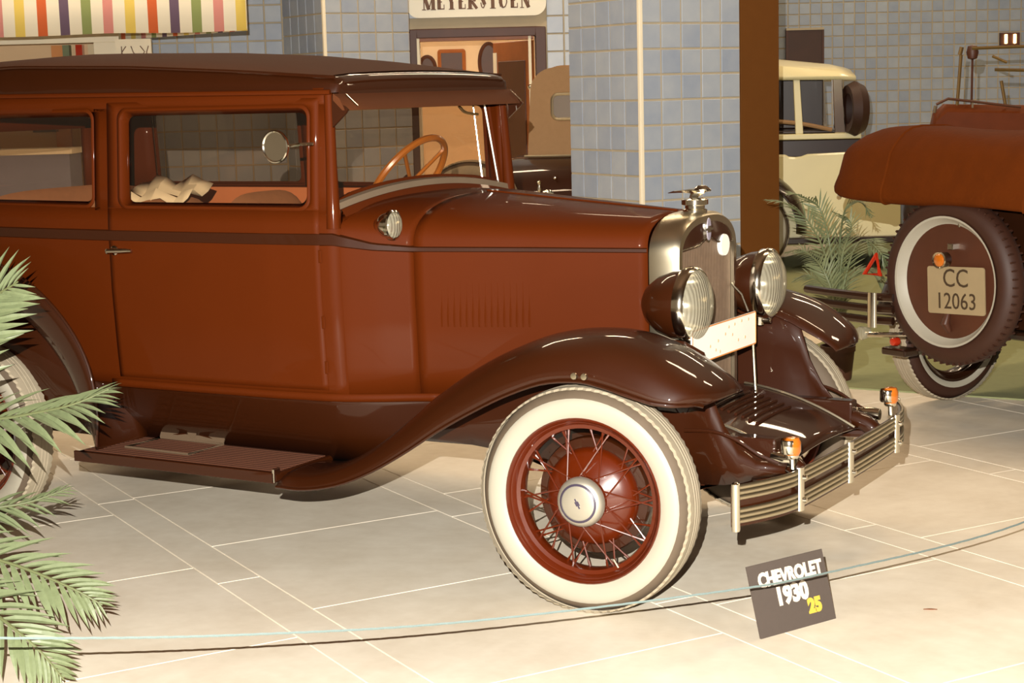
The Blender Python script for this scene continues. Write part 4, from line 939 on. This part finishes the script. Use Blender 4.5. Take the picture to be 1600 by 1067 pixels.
b = MB(); b.lathe([(.028, -.048), (.036, -.052), (.038, -.044), (.034, -.038)], 'x', 24, (npx-.012, y0, z0)); build(b, 'lamp_rim', 'chrome', tl)
b = MB(); b.lathe([(.030, -.048), (.02, -.056), (0, -.058)], 'x', 20, (npx-.012, y0, z0)); build(b, 'lens', 'amber', tl)
y0, z0 = rear_yz(1489, 385); build(MB().box((npx-.02, y0-.016, z0-.014), (npx+.03, y0+.016, z0+.014)), 'plate_bracket', 'chrome', tc_, smooth=0, bevel=.003)
y0, z0 = rear_yz(1494, 345); b = MB(); b.tube([(npx+.02, y0, z0-.03), (npx+.02, y0, z0+.03)], .005, 6); build(b, 'valve_stem', 'chrome', tc_)
yy0 = [rear_yz(px, py) for px, py in ((1446, 354), (1458, 346), (1470, 340), (1484, 336))]
for a, c in yy0: build(MB().box((npx+.02, a-.018, c-.006), (npx+.026, a+.018, c+.006)), 'ring_mark', 'whitewall', tc_, smooth=0)
y0, z0 = rear_yz(1479, 505); b = MB(); b.tube([(npx+.01, y0, z0+.05), (npx-.01, y0, z0), (npx+.02, y0, z0-.04)], [.012, .022, .012], 10); build(b, 'wing_nut', 'wood_dark', tc_)
# bumper bars left of the spare, lamp, reflectors
for k in range(3):
    z = .512+.055*k; b = MB(); b.tube([(-.80, .86, z), (-.82, .70, z), (-.82, .42, z), (-.78, .30, z)], .020, 8); build(b, 'bumper_bar', 'dark_body', tc_)
b = MB(); b.loft([[(-.845+.0*z, .38, z) if False else (-.835-.018*math.sin(t), .38+.028*math.cos(t), z) for t in np.linspace(0, math.pi, 9)] for z in (.482, .507, .532, .547, .567, .587, .607, .632, .647)]); build(b, 'bumper_clamp', 'chrome', tc_)
b = MB(); b.tube([(-.66, .28, .44), (-.74, .34, .44), (-.82, .44, .44)], .012, 8); bl = build(b, 'backup_lamp', 'chrome', tc_)
b = MB(); b.lathe([(0, .06), (.024, .045), (.034, .0), (.030, -.012), (0, -.022)], 'x', 20, (-.83, .455, .445)); build(b, 'lens', 'lens', bl)
b = MB().box((-.68, .32, .325), (-.58, .475, .362)); fb = build(b, 'fender_tail', 'dark_body', tc_, smooth=0, bevel=.01)
b = MB(); b.lathe([(0, -.03), (.018, -.024), (.024, 0), (.02, .012), (0, .014)], 'x', 16, (-.65, .405, .392)); build(b, 'red_reflector', 'red_lens', fb)
tri = [(-.765, .50, .720), (-.765, .40, .724), (-.765, .425, .815)]
b = MB(); b.tube(tri, .013, 6, loop=True); tg = build(b, 'warning_triangle', 'red_lens', tc_, smooth=0)
for s in (-1, 1):
    sub_wheel(tc_, (0, s*.66, .3825), 0 if s < 0 else math.pi, 1.05, dark=True); sub_wheel(tc_, (2.55, s*.66, .3825), 0 if s < 0 else math.pi, 1.05, dark=True)
    # the inner face of the far rear wheel is the one in view: give it its white wall too
    arc_fender(tc_, 0, .38, .47, 20, 168, s*.50, s*.80, 'dark_body'); arc_fender(tc_, 2.55, .38, .47, 12, 160, s*.42, s*.80, 'dark_body')
    b = MB().box((.50, s*.52 if s > 0 else -.80, .36), (2.10, s*.80 if s > 0 else -.52, .40)); build(b, 'running_board', 'dark_body', tc_, smooth=0, bevel=.01)
b = MB(); b.lathe([(.296, .0648), (.288, .0655), (.278, .0625), (.268, .058)], 'y', 64); o = build(b, 'inner_whitewall', 'whitewall', tc_, (0, .66, .380), (0, 0, math.pi)); o.scale = (1.05,)*3
for x in (0, 2.55): b = MB(); b.tube([(x, -.6, .38), (x, .6, .38)], .03, 8); build(b, 'axle', 'dark_body', tc_)
seats = MB()
b = MB(); b.tube([(1.75, -.56, 1.08), (1.68, -.56, 1.6), (1.68, .56, 1.6), (1.75, .56, 1.08)], .014, 8); build(b, 'windscreen_frame', 'brass', tc_)

# --- high brown open car behind the touring car
bo = PX(1455, 210, 11.4); ba = math.radians(22)
oc = thing('open_car', 'high open brown car with brass windscreen posts behind the touring car', 'car', (bo[0], bo[1], .008), ba)
def zpx(px, py, d): return float(PX(px, py, d)[2])
zt = zpx(1475, 165, 11.4)
b = MB(); secs = []
for x, h in ((0, -.20), (.03, -.06), (.10, 0), (.5, -.015), (1.0, -.03), (1.6, -.10)):
    secs.append([(x, 0, .55), (x, -.02, .9), (x, -.02, zt+h-.05), (x, .03, zt+h), (x, .25, zt+h), (x, .32, zt+h-.05), (x, .32, .55)])
b.loft(secs, closed=True, caps=True); build(b, 'seat_back', 'leather', oc)
build(MB().box((.0, .1, .50), (3.0, 1.3, .95)), 'body', 'dark_body', oc, smooth=0, bevel=.05)
def olx(px): return (px-1455)*11.4/FPX
for px, pb, y0_ in ((1499, 1494, -.0), (1560, 1567, .0)):
    b = MB(); b.tube([(olx(pb), y0_, zpx(pb, 166, 11.4)), (olx(px), y0_, zpx(px, 88 if px < 1520 else 128, 11.4))], .011, 8); build(b, 'windscreen_post', 'brass', oc)
b = MB(); b.tube([(olx(1500), 0, zpx(1500, 76, 11.4)), (olx(1497), 0, zpx(1497, 88, 11.4))], .014, 8); build(b, 'post_knob', 'brass', oc)
b = MB(); b.lathe([(0, -.05), (.03, -.04), (.04, 0), (.03, .04), (0, .05)], 'z', 14, (olx(1517), .03, zpx(1517, 84, 11.4))); b.tube([(olx(1517), .03, zpx(1517, 84, 11.4)), (olx(1517), .05, zpx(1517, 168, 11.4))], .008, 6); build(b, 'horn', 'wood_dark', oc)
b = MB(); b.tube([(olx(1515), 0, zpx(1515, 78, 11.4)), (olx(1600), 0, zpx(1600, 75, 11.4))], .012, 6); b.tube([(olx(1546), 0, zpx(1546, 90, 11.4)), (olx(1568), 0, zpx(1568, 100, 11.4))], .010, 6); b.tube([(olx(1550), 0, zpx(1550, 111, 11.4)), (olx(1600), 0, zpx(1600, 112, 11.4))], .012, 6); build(b, 'windscreen_rail', 'brass', oc)
b = MB(); b.tube([(olx(1462), -.01, zpx(1462, 165, 11.4)), (olx(1480), -.01, zpx(1480, 156, 11.4)), (olx(1590), -.01, zpx(1590, 169, 11.4))], .010, 6); build(b, 'grab_rail', 'wood_dark', oc)
b = MB(); b.tube([(olx(1459), -.02, zpx(1459, 178, 11.4)), (olx(1461), -.02, zpx(1461, 167, 11.4))], .012, 8); build(b, 'rail_end', 'chrome', oc)
for px in (1517,): b = MB(); b.tube([(olx(px), -.01, zpx(px, 170, 11.4)), (olx(px), -.01, zpx(px, 158, 11.4))], .007, 6); build(b, 'rail_stay', 'chrome', oc)
for x in (.45, 2.5):
    for y in (-.02, 1.42): sub_wheel(oc, (x, y, .3725), 0 if y < .5 else math.pi, 1.02)

# --- black coupe with tan canvas top, tail towards the photographer, behind the column
DC = 11.75; co = PX(1043, 300, DC); ca = math.radians(112)
cq = thing('black_coupe', 'black coupe with a tan canvas top and small nickel-framed rear window behind the column', 'car', (co[0], co[1], .008), ca)
_cn = np.array([math.cos(ca), math.sin(ca), 0]); _cl = np.array([-math.sin(ca), math.cos(ca), 0])
def rear_plane(px, py, x):          # pixel -> local (y, z) on the plane at local x of the coupe
    o_ = np.array([co[0], co[1], 0])+_cn*x; d = _f + _r*(px-800)/FPX - _u*(py-533.5)/FPX
    t = np.dot(o_-CAM, _cn)/np.dot(d, _cn); p = CAM+d*t-o_; return float(np.dot(p, _cl)), float(p[2])
zb1 = rear_plane(860, 246, .4)[1]; zt1 = rear_plane(880, 107, .5)[1]
b = MB(); secs = []
for x, w_, zt in ((-.04, .42, .78), (.0, .52, .92), (.06, .57, 1.02), (.16, .59, zb1-.07), (.30, .60, zb1-.02), (.45, .60, zb1), (1.9, .60, zb1), (2.0, .55, zb1-.02), (2.9, .30, zb1-.1), (2.95, .2, zb1-.14)):
    secs.append([(x, .60-w_*.9, .45), (x, .60-w_, .60), (x, .60-w_, zt-.07), (x, .60-w_*.96, zt-.02), (x, .60-w_*.8, zt), (x, .60+w_*.8, zt), (x, .60+w_*.96, zt-.02), (x, .60+w_, zt-.07), (x, .60+w_, .60), (x, .60+w_*.9, .45)])
b.loft(secs, closed=True, caps=True); build(b, 'body', 'black_paint', cq)
yl = rear_plane(827, 230, .42)[0]; yr = 1.20-yl
xt0 = .40; b = MB(); secs = []
for dx, sh, dz in ((0, 0, 0), (.04, -.0, .0), (.5, 0, .02), (1.3, 0, 0), (1.45, -.03, -.04)):
    out = [(yl+.01-sh, zb1-.02)]
    for k in range(9):
        t = math.pi/2*k/8; out.append((yl-.015-.17*(1-math.cos(t))+sh, zt1-.16+.16*math.sin(t)+dz))
    for k in range(9):
        t = math.pi/2*(1-k/8); out.append((yr+.015+.17*(1-math.cos(t))-sh, zt1-.16+.16*math.sin(t)+dz))
    out.append((yr-.01+sh, zb1-.02)); secs.append([(xt0+dx+.03*(z-zb1)/.5, y, z) for y, z in out])
b.loft(secs, caps=True); tt = build(b, 'canvas_top', 'tan_canvas', cq, smooth=35)
wy0, wz0 = rear_plane(863, 188, .41); wz1 = rear_plane(870, 149, .41)[1]; wy1 = wy0-.42
rr_ = rrect(wy1, wy0, wz0, wz1, .045, 5)
b = MB(); b.tube([(xt0+.03*(z-zb1)/.5-.004, y, z) for y, z in rr_], .013, 8, loop=True); build(b, 'window_frame', 'nickel', tt)
b = MB().poly([(xt0+.03*(z-zb1)/.5-.006, y, z) for y, z in rr_], (-.004, 0, 0)); build(b, 'window_pane', 'gasket', tt, smooth=0)
b = MB(); b.tube([(.37, yl+.03, zb1+.004), (.37, yr-.03, zb1+.004)], .010, 6); build(b, 'belt_bead', 'nickel', cq)
for y0_, y1_ in ((.10, -.16), (1.10, 1.36)): arc_fender(cq, .40, .37, .47, -5, 185, y0_, y1_, 'black_paint'); arc_fender(cq, 2.65, .37, .47, -5, 185, y0_, y1_, 'black_paint')
for x in (.40, 2.65):
    sub_wheel(cq, (x, -.06, .364), 0); sub_wheel(cq, (x, 1.26, .364), math.pi)
sy, sz_ = rear_plane(737, 334, .05); sub_wheel(cq, (.05, sy, sz_), math.radians(-90)); b = MB(); b.tube([(.10, sy, sz_), (.25, .9, sz_-.1)], .035, 8); build(b, 'spare_carrier', 'black_paint', cq)
oy, oz = rear_plane(843, 308, -.02); b = MB(); b.lathe([(0, oz-.04), (.02, oz-.035), (.016, oz), (.008, oz+.02), (.018, oz+.045), (.010, oz+.07), (.016, oz+.095), (0, oz+.11)], 'z', 12, (-.02, oy, 0)); b.tube([(-.02, oy-.035, oz-.01), (-.02, oy+.03, oz-.005)], .009, 6); b.tube([(-.02, oy, oz-.02), (.12, oy, oz-.05)], .010, 6); build(b, 'tail_fitting', 'chrome', cq)
oy, oz = rear_plane(868, 279, .05); b = MB(); b.lathe([(0, -.03), (.010, -.026), (.010, .05)], 'x', 8, (.03, oy, oz)); build(b, 'button', 'chrome', cq)

# --- cream car on the right behind the post
DK = 15.0; ek = DK/FPX
ko = PX(1312, 300, DK); ka = math.radians(27)
kc = thing('cream_car', 'cream and black closed car with chrome windscreen post behind the potted palm', 'car', (ko[0], ko[1], .008), ka)
def kz(py, px=1270): return zpx(px, py, DK)
def kxx(px): return (px-1312)*ek
zA, zB, zC, zD, zE = kz(383), kz(241), kz(219), kz(210), kz(205)
def slabx(x0, x1, z0, z1, y0, y1, name, m, par=kc, bev=.01): return build(MB().box((x0, y0, z0), (x1, y1, z1)), name, m, par, smooth=0, bevel=bev)
b = MB(); pts = [(-1.2, zA-.02), (-1.3, .9), (-1.25, zB)] + [(kxx(1228), zB-.0), (kxx(1234), zB-.02), (kxx(1243), zB-.025), (kxx(1252), zB-.02), (kxx(1262), zB), (kxx(1330), zB+.01), (1.2, zB-.04), (1.3, zB-.10), (1.3, zA+.1), (kxx(1250), zA-.02)]
b.poly([(x, 0, z) for x, z in pts], (0, 1.32, 0)); build(b, 'body', 'cream_paint', kc, smooth=0, bevel=.02)
slabx(-1.22, kxx(1345), zB-.03, zC, .012, 1.30, 'waist_band', 'dark_body')
slabx(-1.23, kxx(1345), zC, zD, -.012, 1.33, 'belt_strip', 'cream_paint')
slabx(-1.2, kxx(1318), zD, zD+.03, .03, 1.29, 'window_sill', 'dark_body')
zr0, zr1 = kz(127), kz(98)
b = MB(); b.loft([[(x, y, z+dz) for y, dz in ((-.02, 0), (-.025, .03), (.02, h), (.35, h+.05), (.66, h+.07), (.97, h+.05), (1.30, h), (1.345, .03), (1.34, 0))] for x, z, h in ((-1.2, zr0+.02, .10), (-.9, zr0+.02, .13), (-.6, zr0+.01, .13), (kxx(1310), zr0, .07), (kxx(1336), zr0-.01, .045))]); 
rfk = build(b, 'roof', 'cream_paint', kc, solid=.03)
for x0, x1, nm, m in ((kxx(1304), kxx(1319), 'windscreen_post', 'chrome'), (kxx(1244), kxx(1254), 'door_post', 'cream_paint'), (-.85, -.78, 'rear_post', 'dark_body'), (-1.2, -1.05, 'rear_quarter', 'dark_body')):
    for y in (.0, 1.26): build(MB().add([(x0, y, zD), (x1+.01, y, zD), (x1+.01, y+.05, zD), (x0, y+.05, zD), (x0-.02, y, zr0+.01), (x1-.02, y, zr0+.01), (x1-.02, y+.05, zr0+.01), (x0-.02, y+.05, zr0+.01)], [(0,3,2,1),(4,5,6,7),(0,1,5,4),(1,2,6,5),(2,3,7,6),(3,0,4,7)]), nm, m, kc, smooth=0, bevel=.006)
slabx(-1.15, kxx(1300), zD+.03, zr0+.02, .62, .68, 'dark_window_backing', 'dark_body');  # plain dark sheet along the middle, filling the view through the side windows
b = MB(); b.tube(crv([(kxx(1200), .02, zD+.12), (kxx(1250), .02, zD+.09), (kxx(1300), .02, zD+.03)], 8), .018, 8); build(b, 'window_moulding', 'tan_canvas', kc)
for y in (-.10,): 
    b = MB(); b.lathe([(.13, -.06), (.20, -.07), (.235, 0), (.20, .07), (.13, .06)], 'x', 28); o = build(b, 'side_spare', 'rubber_dark', kc, (kxx(1334), -.02, (kz(140)+kz(205))/2), (0, 0, math.radians(10))); 
    b = MB(); b.lathe([(.0, .07), (.10, .075), (.13, .06)], 'x', 24); build(b, 'spare_disc', 'chrome', o)
arc_fender(kc, -.8, .38, .52, -5, 185, .25, -.18, 'dark_body'); arc_fender(kc, 1.25, .38, .52, -5, 185, .25, -.18, 'dark_body')
slabx(-.7, 1.0, .30, zA, -.10, 1.42, 'chassis', 'dark_body')
for x in (-.8, 1.25): sub_wheel(kc, (x, -.06, .37), 0); sub_wheel(kc, (x, 1.40, .37), math.pi)

# ================================================================== PALMS
def leaflet_mesh(L, W, bend, m):
    b = MB(); pts = []
    for u in np.linspace(0, 1, 6):
        w_ = W*(math.sin(math.pi*min(1, u*.92+.06))**.7)*(1-u**6)
        pts.append([(L*u, -w_, -bend*L*u*u), (L*u, 0, -bend*L*u*u-w_*.35), (L*u, w_, -bend*L*u*u)])
    b.loft(pts); return b.mesh('leaflet', m, 0)
LM = [leaflet_mesh(1.0, .064, .25, 'palm_leaf'), leaflet_mesh(1.0, .074, .42, 'palm_leaf')]
def frond(parent, path, Lmax, n, m, single=True, up=(0, 0, 1), droop=.35, spread=58):
    P = crv(path, n+6); upv = np.array(up, float)
    b = MB(); b.tube(P, [.0075*(1-.8*i/(len(P)-1))+.0012 for i in range(len(P))], 6)
    rest = None if single else b
    if single: fr_ = build(b, 'frond', 'palm_stem', parent)
    for i in range(3, len(P)-1):
        u = (i-3)/(len(P)-4); t = P[i+1]-P[i-1]; t /= np.linalg.norm(t)
        side = np.cross(t, upv); side /= np.linalg.norm(side); nrm = np.cross(side, t)
        Lf_ = Lmax*(math.sin(math.pi*(u*.80+.16))**.8)*rng.uniform(.88, 1.08)
        ang = math.radians(spread*(1-.55*u)+rng.uniform(-5, 5))
        for s in (-1, 1):
            d = math.cos(ang)*t+math.sin(ang)*s*side+rng.uniform(.0, .16)*nrm; d /= np.linalg.norm(d)
            zz = nrm-d*np.dot(nrm, d); zz /= np.linalg.norm(zz); yy_ = np.cross(zz, d)
            M4 = Matrix(((d[0], yy_[0], zz[0], P[i][0]), (d[1], yy_[1], zz[1], P[i][1]), (d[2], yy_[2], zz[2], P[i][2]), (0, 0, 0, 1))) @ Matrix.Diagonal((Lf_, Lf_*.95, Lf_, 1))
            if single:
                o = link('leaflet', LM[(i+(s > 0)) % 2], fr_); o.matrix_local = M4
            else:
                for u0 in (0,):
                    v = []; f = []
                    for j, uu in enumerate(np.linspace(0, 1, 5)):
                        w_ = .05*(math.sin(math.pi*min(1, uu*.92+.06))**.7)*(1-uu**6)
                        for k_ in (-1, 1): v.append(tuple(M4 @ Vector((uu, k_*w_, -.3*uu*uu))))
                    f = [(2*j, 2*j+1, 2*j+3, 2*j+2) for j in range(4)]; b.add(v, f)
    if not single: fr_ = build(b, 'frond', m, parent, smooth=0)
    return fr_
def pot(parent, r, h, name='pot'):
    o = build(MB().lathe([(0, 0), (r*.78, 0), (r*.82, .01), (r, h-.03), (r*1.06, h-.03), (r*1.06, h), (r*.95, h), (r*.93, h-.03), (0, h-.035)], 'z', 28), name, 'pot', parent); return o
# palm beside the rope, left edge: fronds reach in from the left
pb = PZ(-165, 1010, 0)
pm = thing('potted_palm', 'large potted palm with arching green fronds standing before the rear wheel of the sedan', 'plant', (pb[0], pb[1], 0))
pot(pm, .17, .30); build(MB().lathe([(0, .268), (.155, .266)], 'z', 20), 'soil', 'soil', pm)
depth0 = float(np.dot(pb-CAM, _f))
def lp(px, py, dd=0.): return PX(px, py, depth0+dd)-np.array([pb[0], pb[1], 0])
crown = np.array([0, 0, .30])
FR = [
 ([crown, lp(-120, 700, .05), lp(-75, 560, .05), lp(-25, 478, .0), lp(28, 440, -.05)], .23, 20, (.2, -.9, .4), 60),
 ([crown, lp(-130, 740, 0), lp(-60, 668, 0), lp(30, 650, -.02), lp(110, 633, -.05), lp(170, 608, -.05)], .215, 28, (-.2, -.55, .85), 60),
 ([crown, lp(-120, 820, .2), lp(-50, 800, .3), lp(40, 786, .35), lp(110, 762, .40)], .15, 19, (.1, -.5, .85), 55),
 ([crown, lp(-130, 830, -.1), lp(-60, 858, -.22), lp(30, 885, -.30), lp(110, 918, -.35), lp(160, 945, -.36)], .18, 23, (.2, -.55, .8), 58),
 ([crown, lp(-130, 860, -.2), lp(-70, 915, -.35), lp(0, 965, -.48), lp(60, 1015, -.52), lp(100, 1062, -.50)], .18, 23, (.35, -.55, .75), 60),
 ([crown, lp(-170, 700, .0), lp(-190, 560, .05), lp(-230, 470, .1)], .17, 14, (.2, -.9, .4), 60),
 ([crown, lp(-230, 760, .0), lp(-300, 720, .05), lp(-380, 760, .1)], .16, 14, (.2, -.5, .85), 60),
]
for path, L, n, up, spr in FR: frond(pm, path, L, n, 'palm_leaf', True, up, spread=spr)
# palm behind the sedan's far fender
qb = np.array(PX(1309, 610, 9.62)); qb[2] = .008
pm2 = thing('potted_palm', 'smaller dark green palm in a brown pot in front of the cream car', 'plant', tuple(qb))
pot(pm2, .092, .19); build(MB().lathe([(0, .158), (.085, .157)], 'z', 16), 'soil', 'soil', pm2)
D2 = float(np.dot(qb-CAM, _f))
def lq(px, py, dd=0.): return PX(px, py, D2+dd)-qb
cr2 = np.array([0, 0, .16])
for tip in ([(1306, 480), (1290, 400), (1262, 345), (1228, 318), (1195, 312)], [(1308, 470), (1296, 380), (1280, 325), (1250, 306), (1232, 300)], [(1310, 470), (1312, 380), (1322, 325), (1345, 316), (1362, 340)], [(1312, 480), (1330, 400), (1350, 375), (1378, 398), (1392, 430)], [(1311, 490), (1325, 440), (1350, 420), (1380, 440), (1396, 462)], [(1306, 500), (1290, 450), (1262, 430), (1238, 440)], [(1310, 480), (1316, 400), (1330, 350), (1300, 330)], [(1306, 480), (1285, 420), (1255, 392), (1226, 395)]):
    frond(pm2, [cr2]+[lq(a, c, .12*math.sin(i*1.3+a)) for i, (a, c) in enumerate(tip)], .125, 40, 'palm_leaf', False, (-.3, -.5, .8), spread=55)

# ================================================================== ROPE BARRIER AND SIGN
RP = [(-.98, -2.99, .44), (-.562, -2.433, .33), (-.268, -2.051, .27), (.055, -1.572, .21), (.555, -.983, .20), (.767, -.61, .19), (1.1, .243, .17), (1.42, 1.15, .26)]
R = crv(RP, 150); b = MB()
for ph in (0, 2*math.pi/3, 4*math.pi/3):
    pts = []
    for i, p in enumerate(np.repeat(R, 1, axis=0)): pts.append(p+np.array([0, .0015*math.cos(i*1.1+ph), .0015*math.sin(i*1.1+ph)]))
    b.tube(pts, .0021, 5)
rp = build(b, 'rope', 'rope'); tag(rp, 'thin pale blue rope strung low in front of the maroon sedan', 'rope')
for (x, y, z), lab in ((RP[0], 'low steel barrier post holding the rope beside the large palm'), (RP[-1], 'low steel barrier post holding the rope beside the touring car')):
    t = thing('barrier_post', lab, 'post', (x, y, 0), group='barrier posts of the rope')
    build(MB().lathe([(0, 0), (.12, 0), (.12, .012), (.05, .022), (.016, .03), (.016, z+.04), (.022, z+.05), (.022, z+.065), (0, z+.075)], 'z', 24), 'pole', 'nickel', t)
    build(MB().lathe([(.016, z-.015), (.024, z-.01), (.024, z+.01), (.016, z+.015)], 'z', 16), 'collar', 'chrome', t)
BL, BR = np.array([.600, -.760, 0]), np.array([.730, -.470, 0])
uu = (BR-BL)/np.linalg.norm(BR-BL); SW = float(np.linalg.norm(BR-BL)); nn = np.array([-uu[1], uu[0], 0]); SH = .218; lean = math.atan2(.062, .21)
sg = thing('car_sign', 'grey-brown sign board lettered CHEVROLET 1930 25 standing on the floor', 'sign', tuple((BL+BR)/2), math.atan2(uu[1], uu[0]))
sb = build(MB().box((-SW/2, 0, 0), (SW/2, .006, SH)), 'board', 'sign_board', sg, rot=(-lean, 0, 0), smooth=0)
for body, x, z, sz, off, sx, m in (('CHEVROLET', .008, .166, .058, .0030, .83, 'sign_white'), ('1930', -.002, .107, .074, .0040, .92, 'sign_white'), ('25', .082, .056, .058, .0040, .95, 'sign_yellow')):
    me = text_mesh(body, sz, off, .001, sx); me.materials.append(MATS[m]); o = link('lettering', me, sb, (x, -.0012, z), (math.pi/2, 0, 0))
build(MB().box((-.02, 0, 0), (.02, .004, .19)), 'prop', 'sign_board', sg, (0, .125, 0), (math.radians(17), 0, 0), smooth=0)
# a dead leaf on the floor
lf = PZ(1442, 953, 0); b = MB(); b.loft([[(x, -.006*math.sin(math.pi*x/.045), .003), (x, 0, .0015), (x, .006*math.sin(math.pi*x/.045), .003)] for x in np.linspace(.001, .044, 6)])
tag(build(b, 'dead_leaf', 'wood', loc=(lf[0], lf[1], .0), rot=(0, 0, .4), solid=.001), 'tiny dry brown leaf lying on the bare floor', 'leaf')
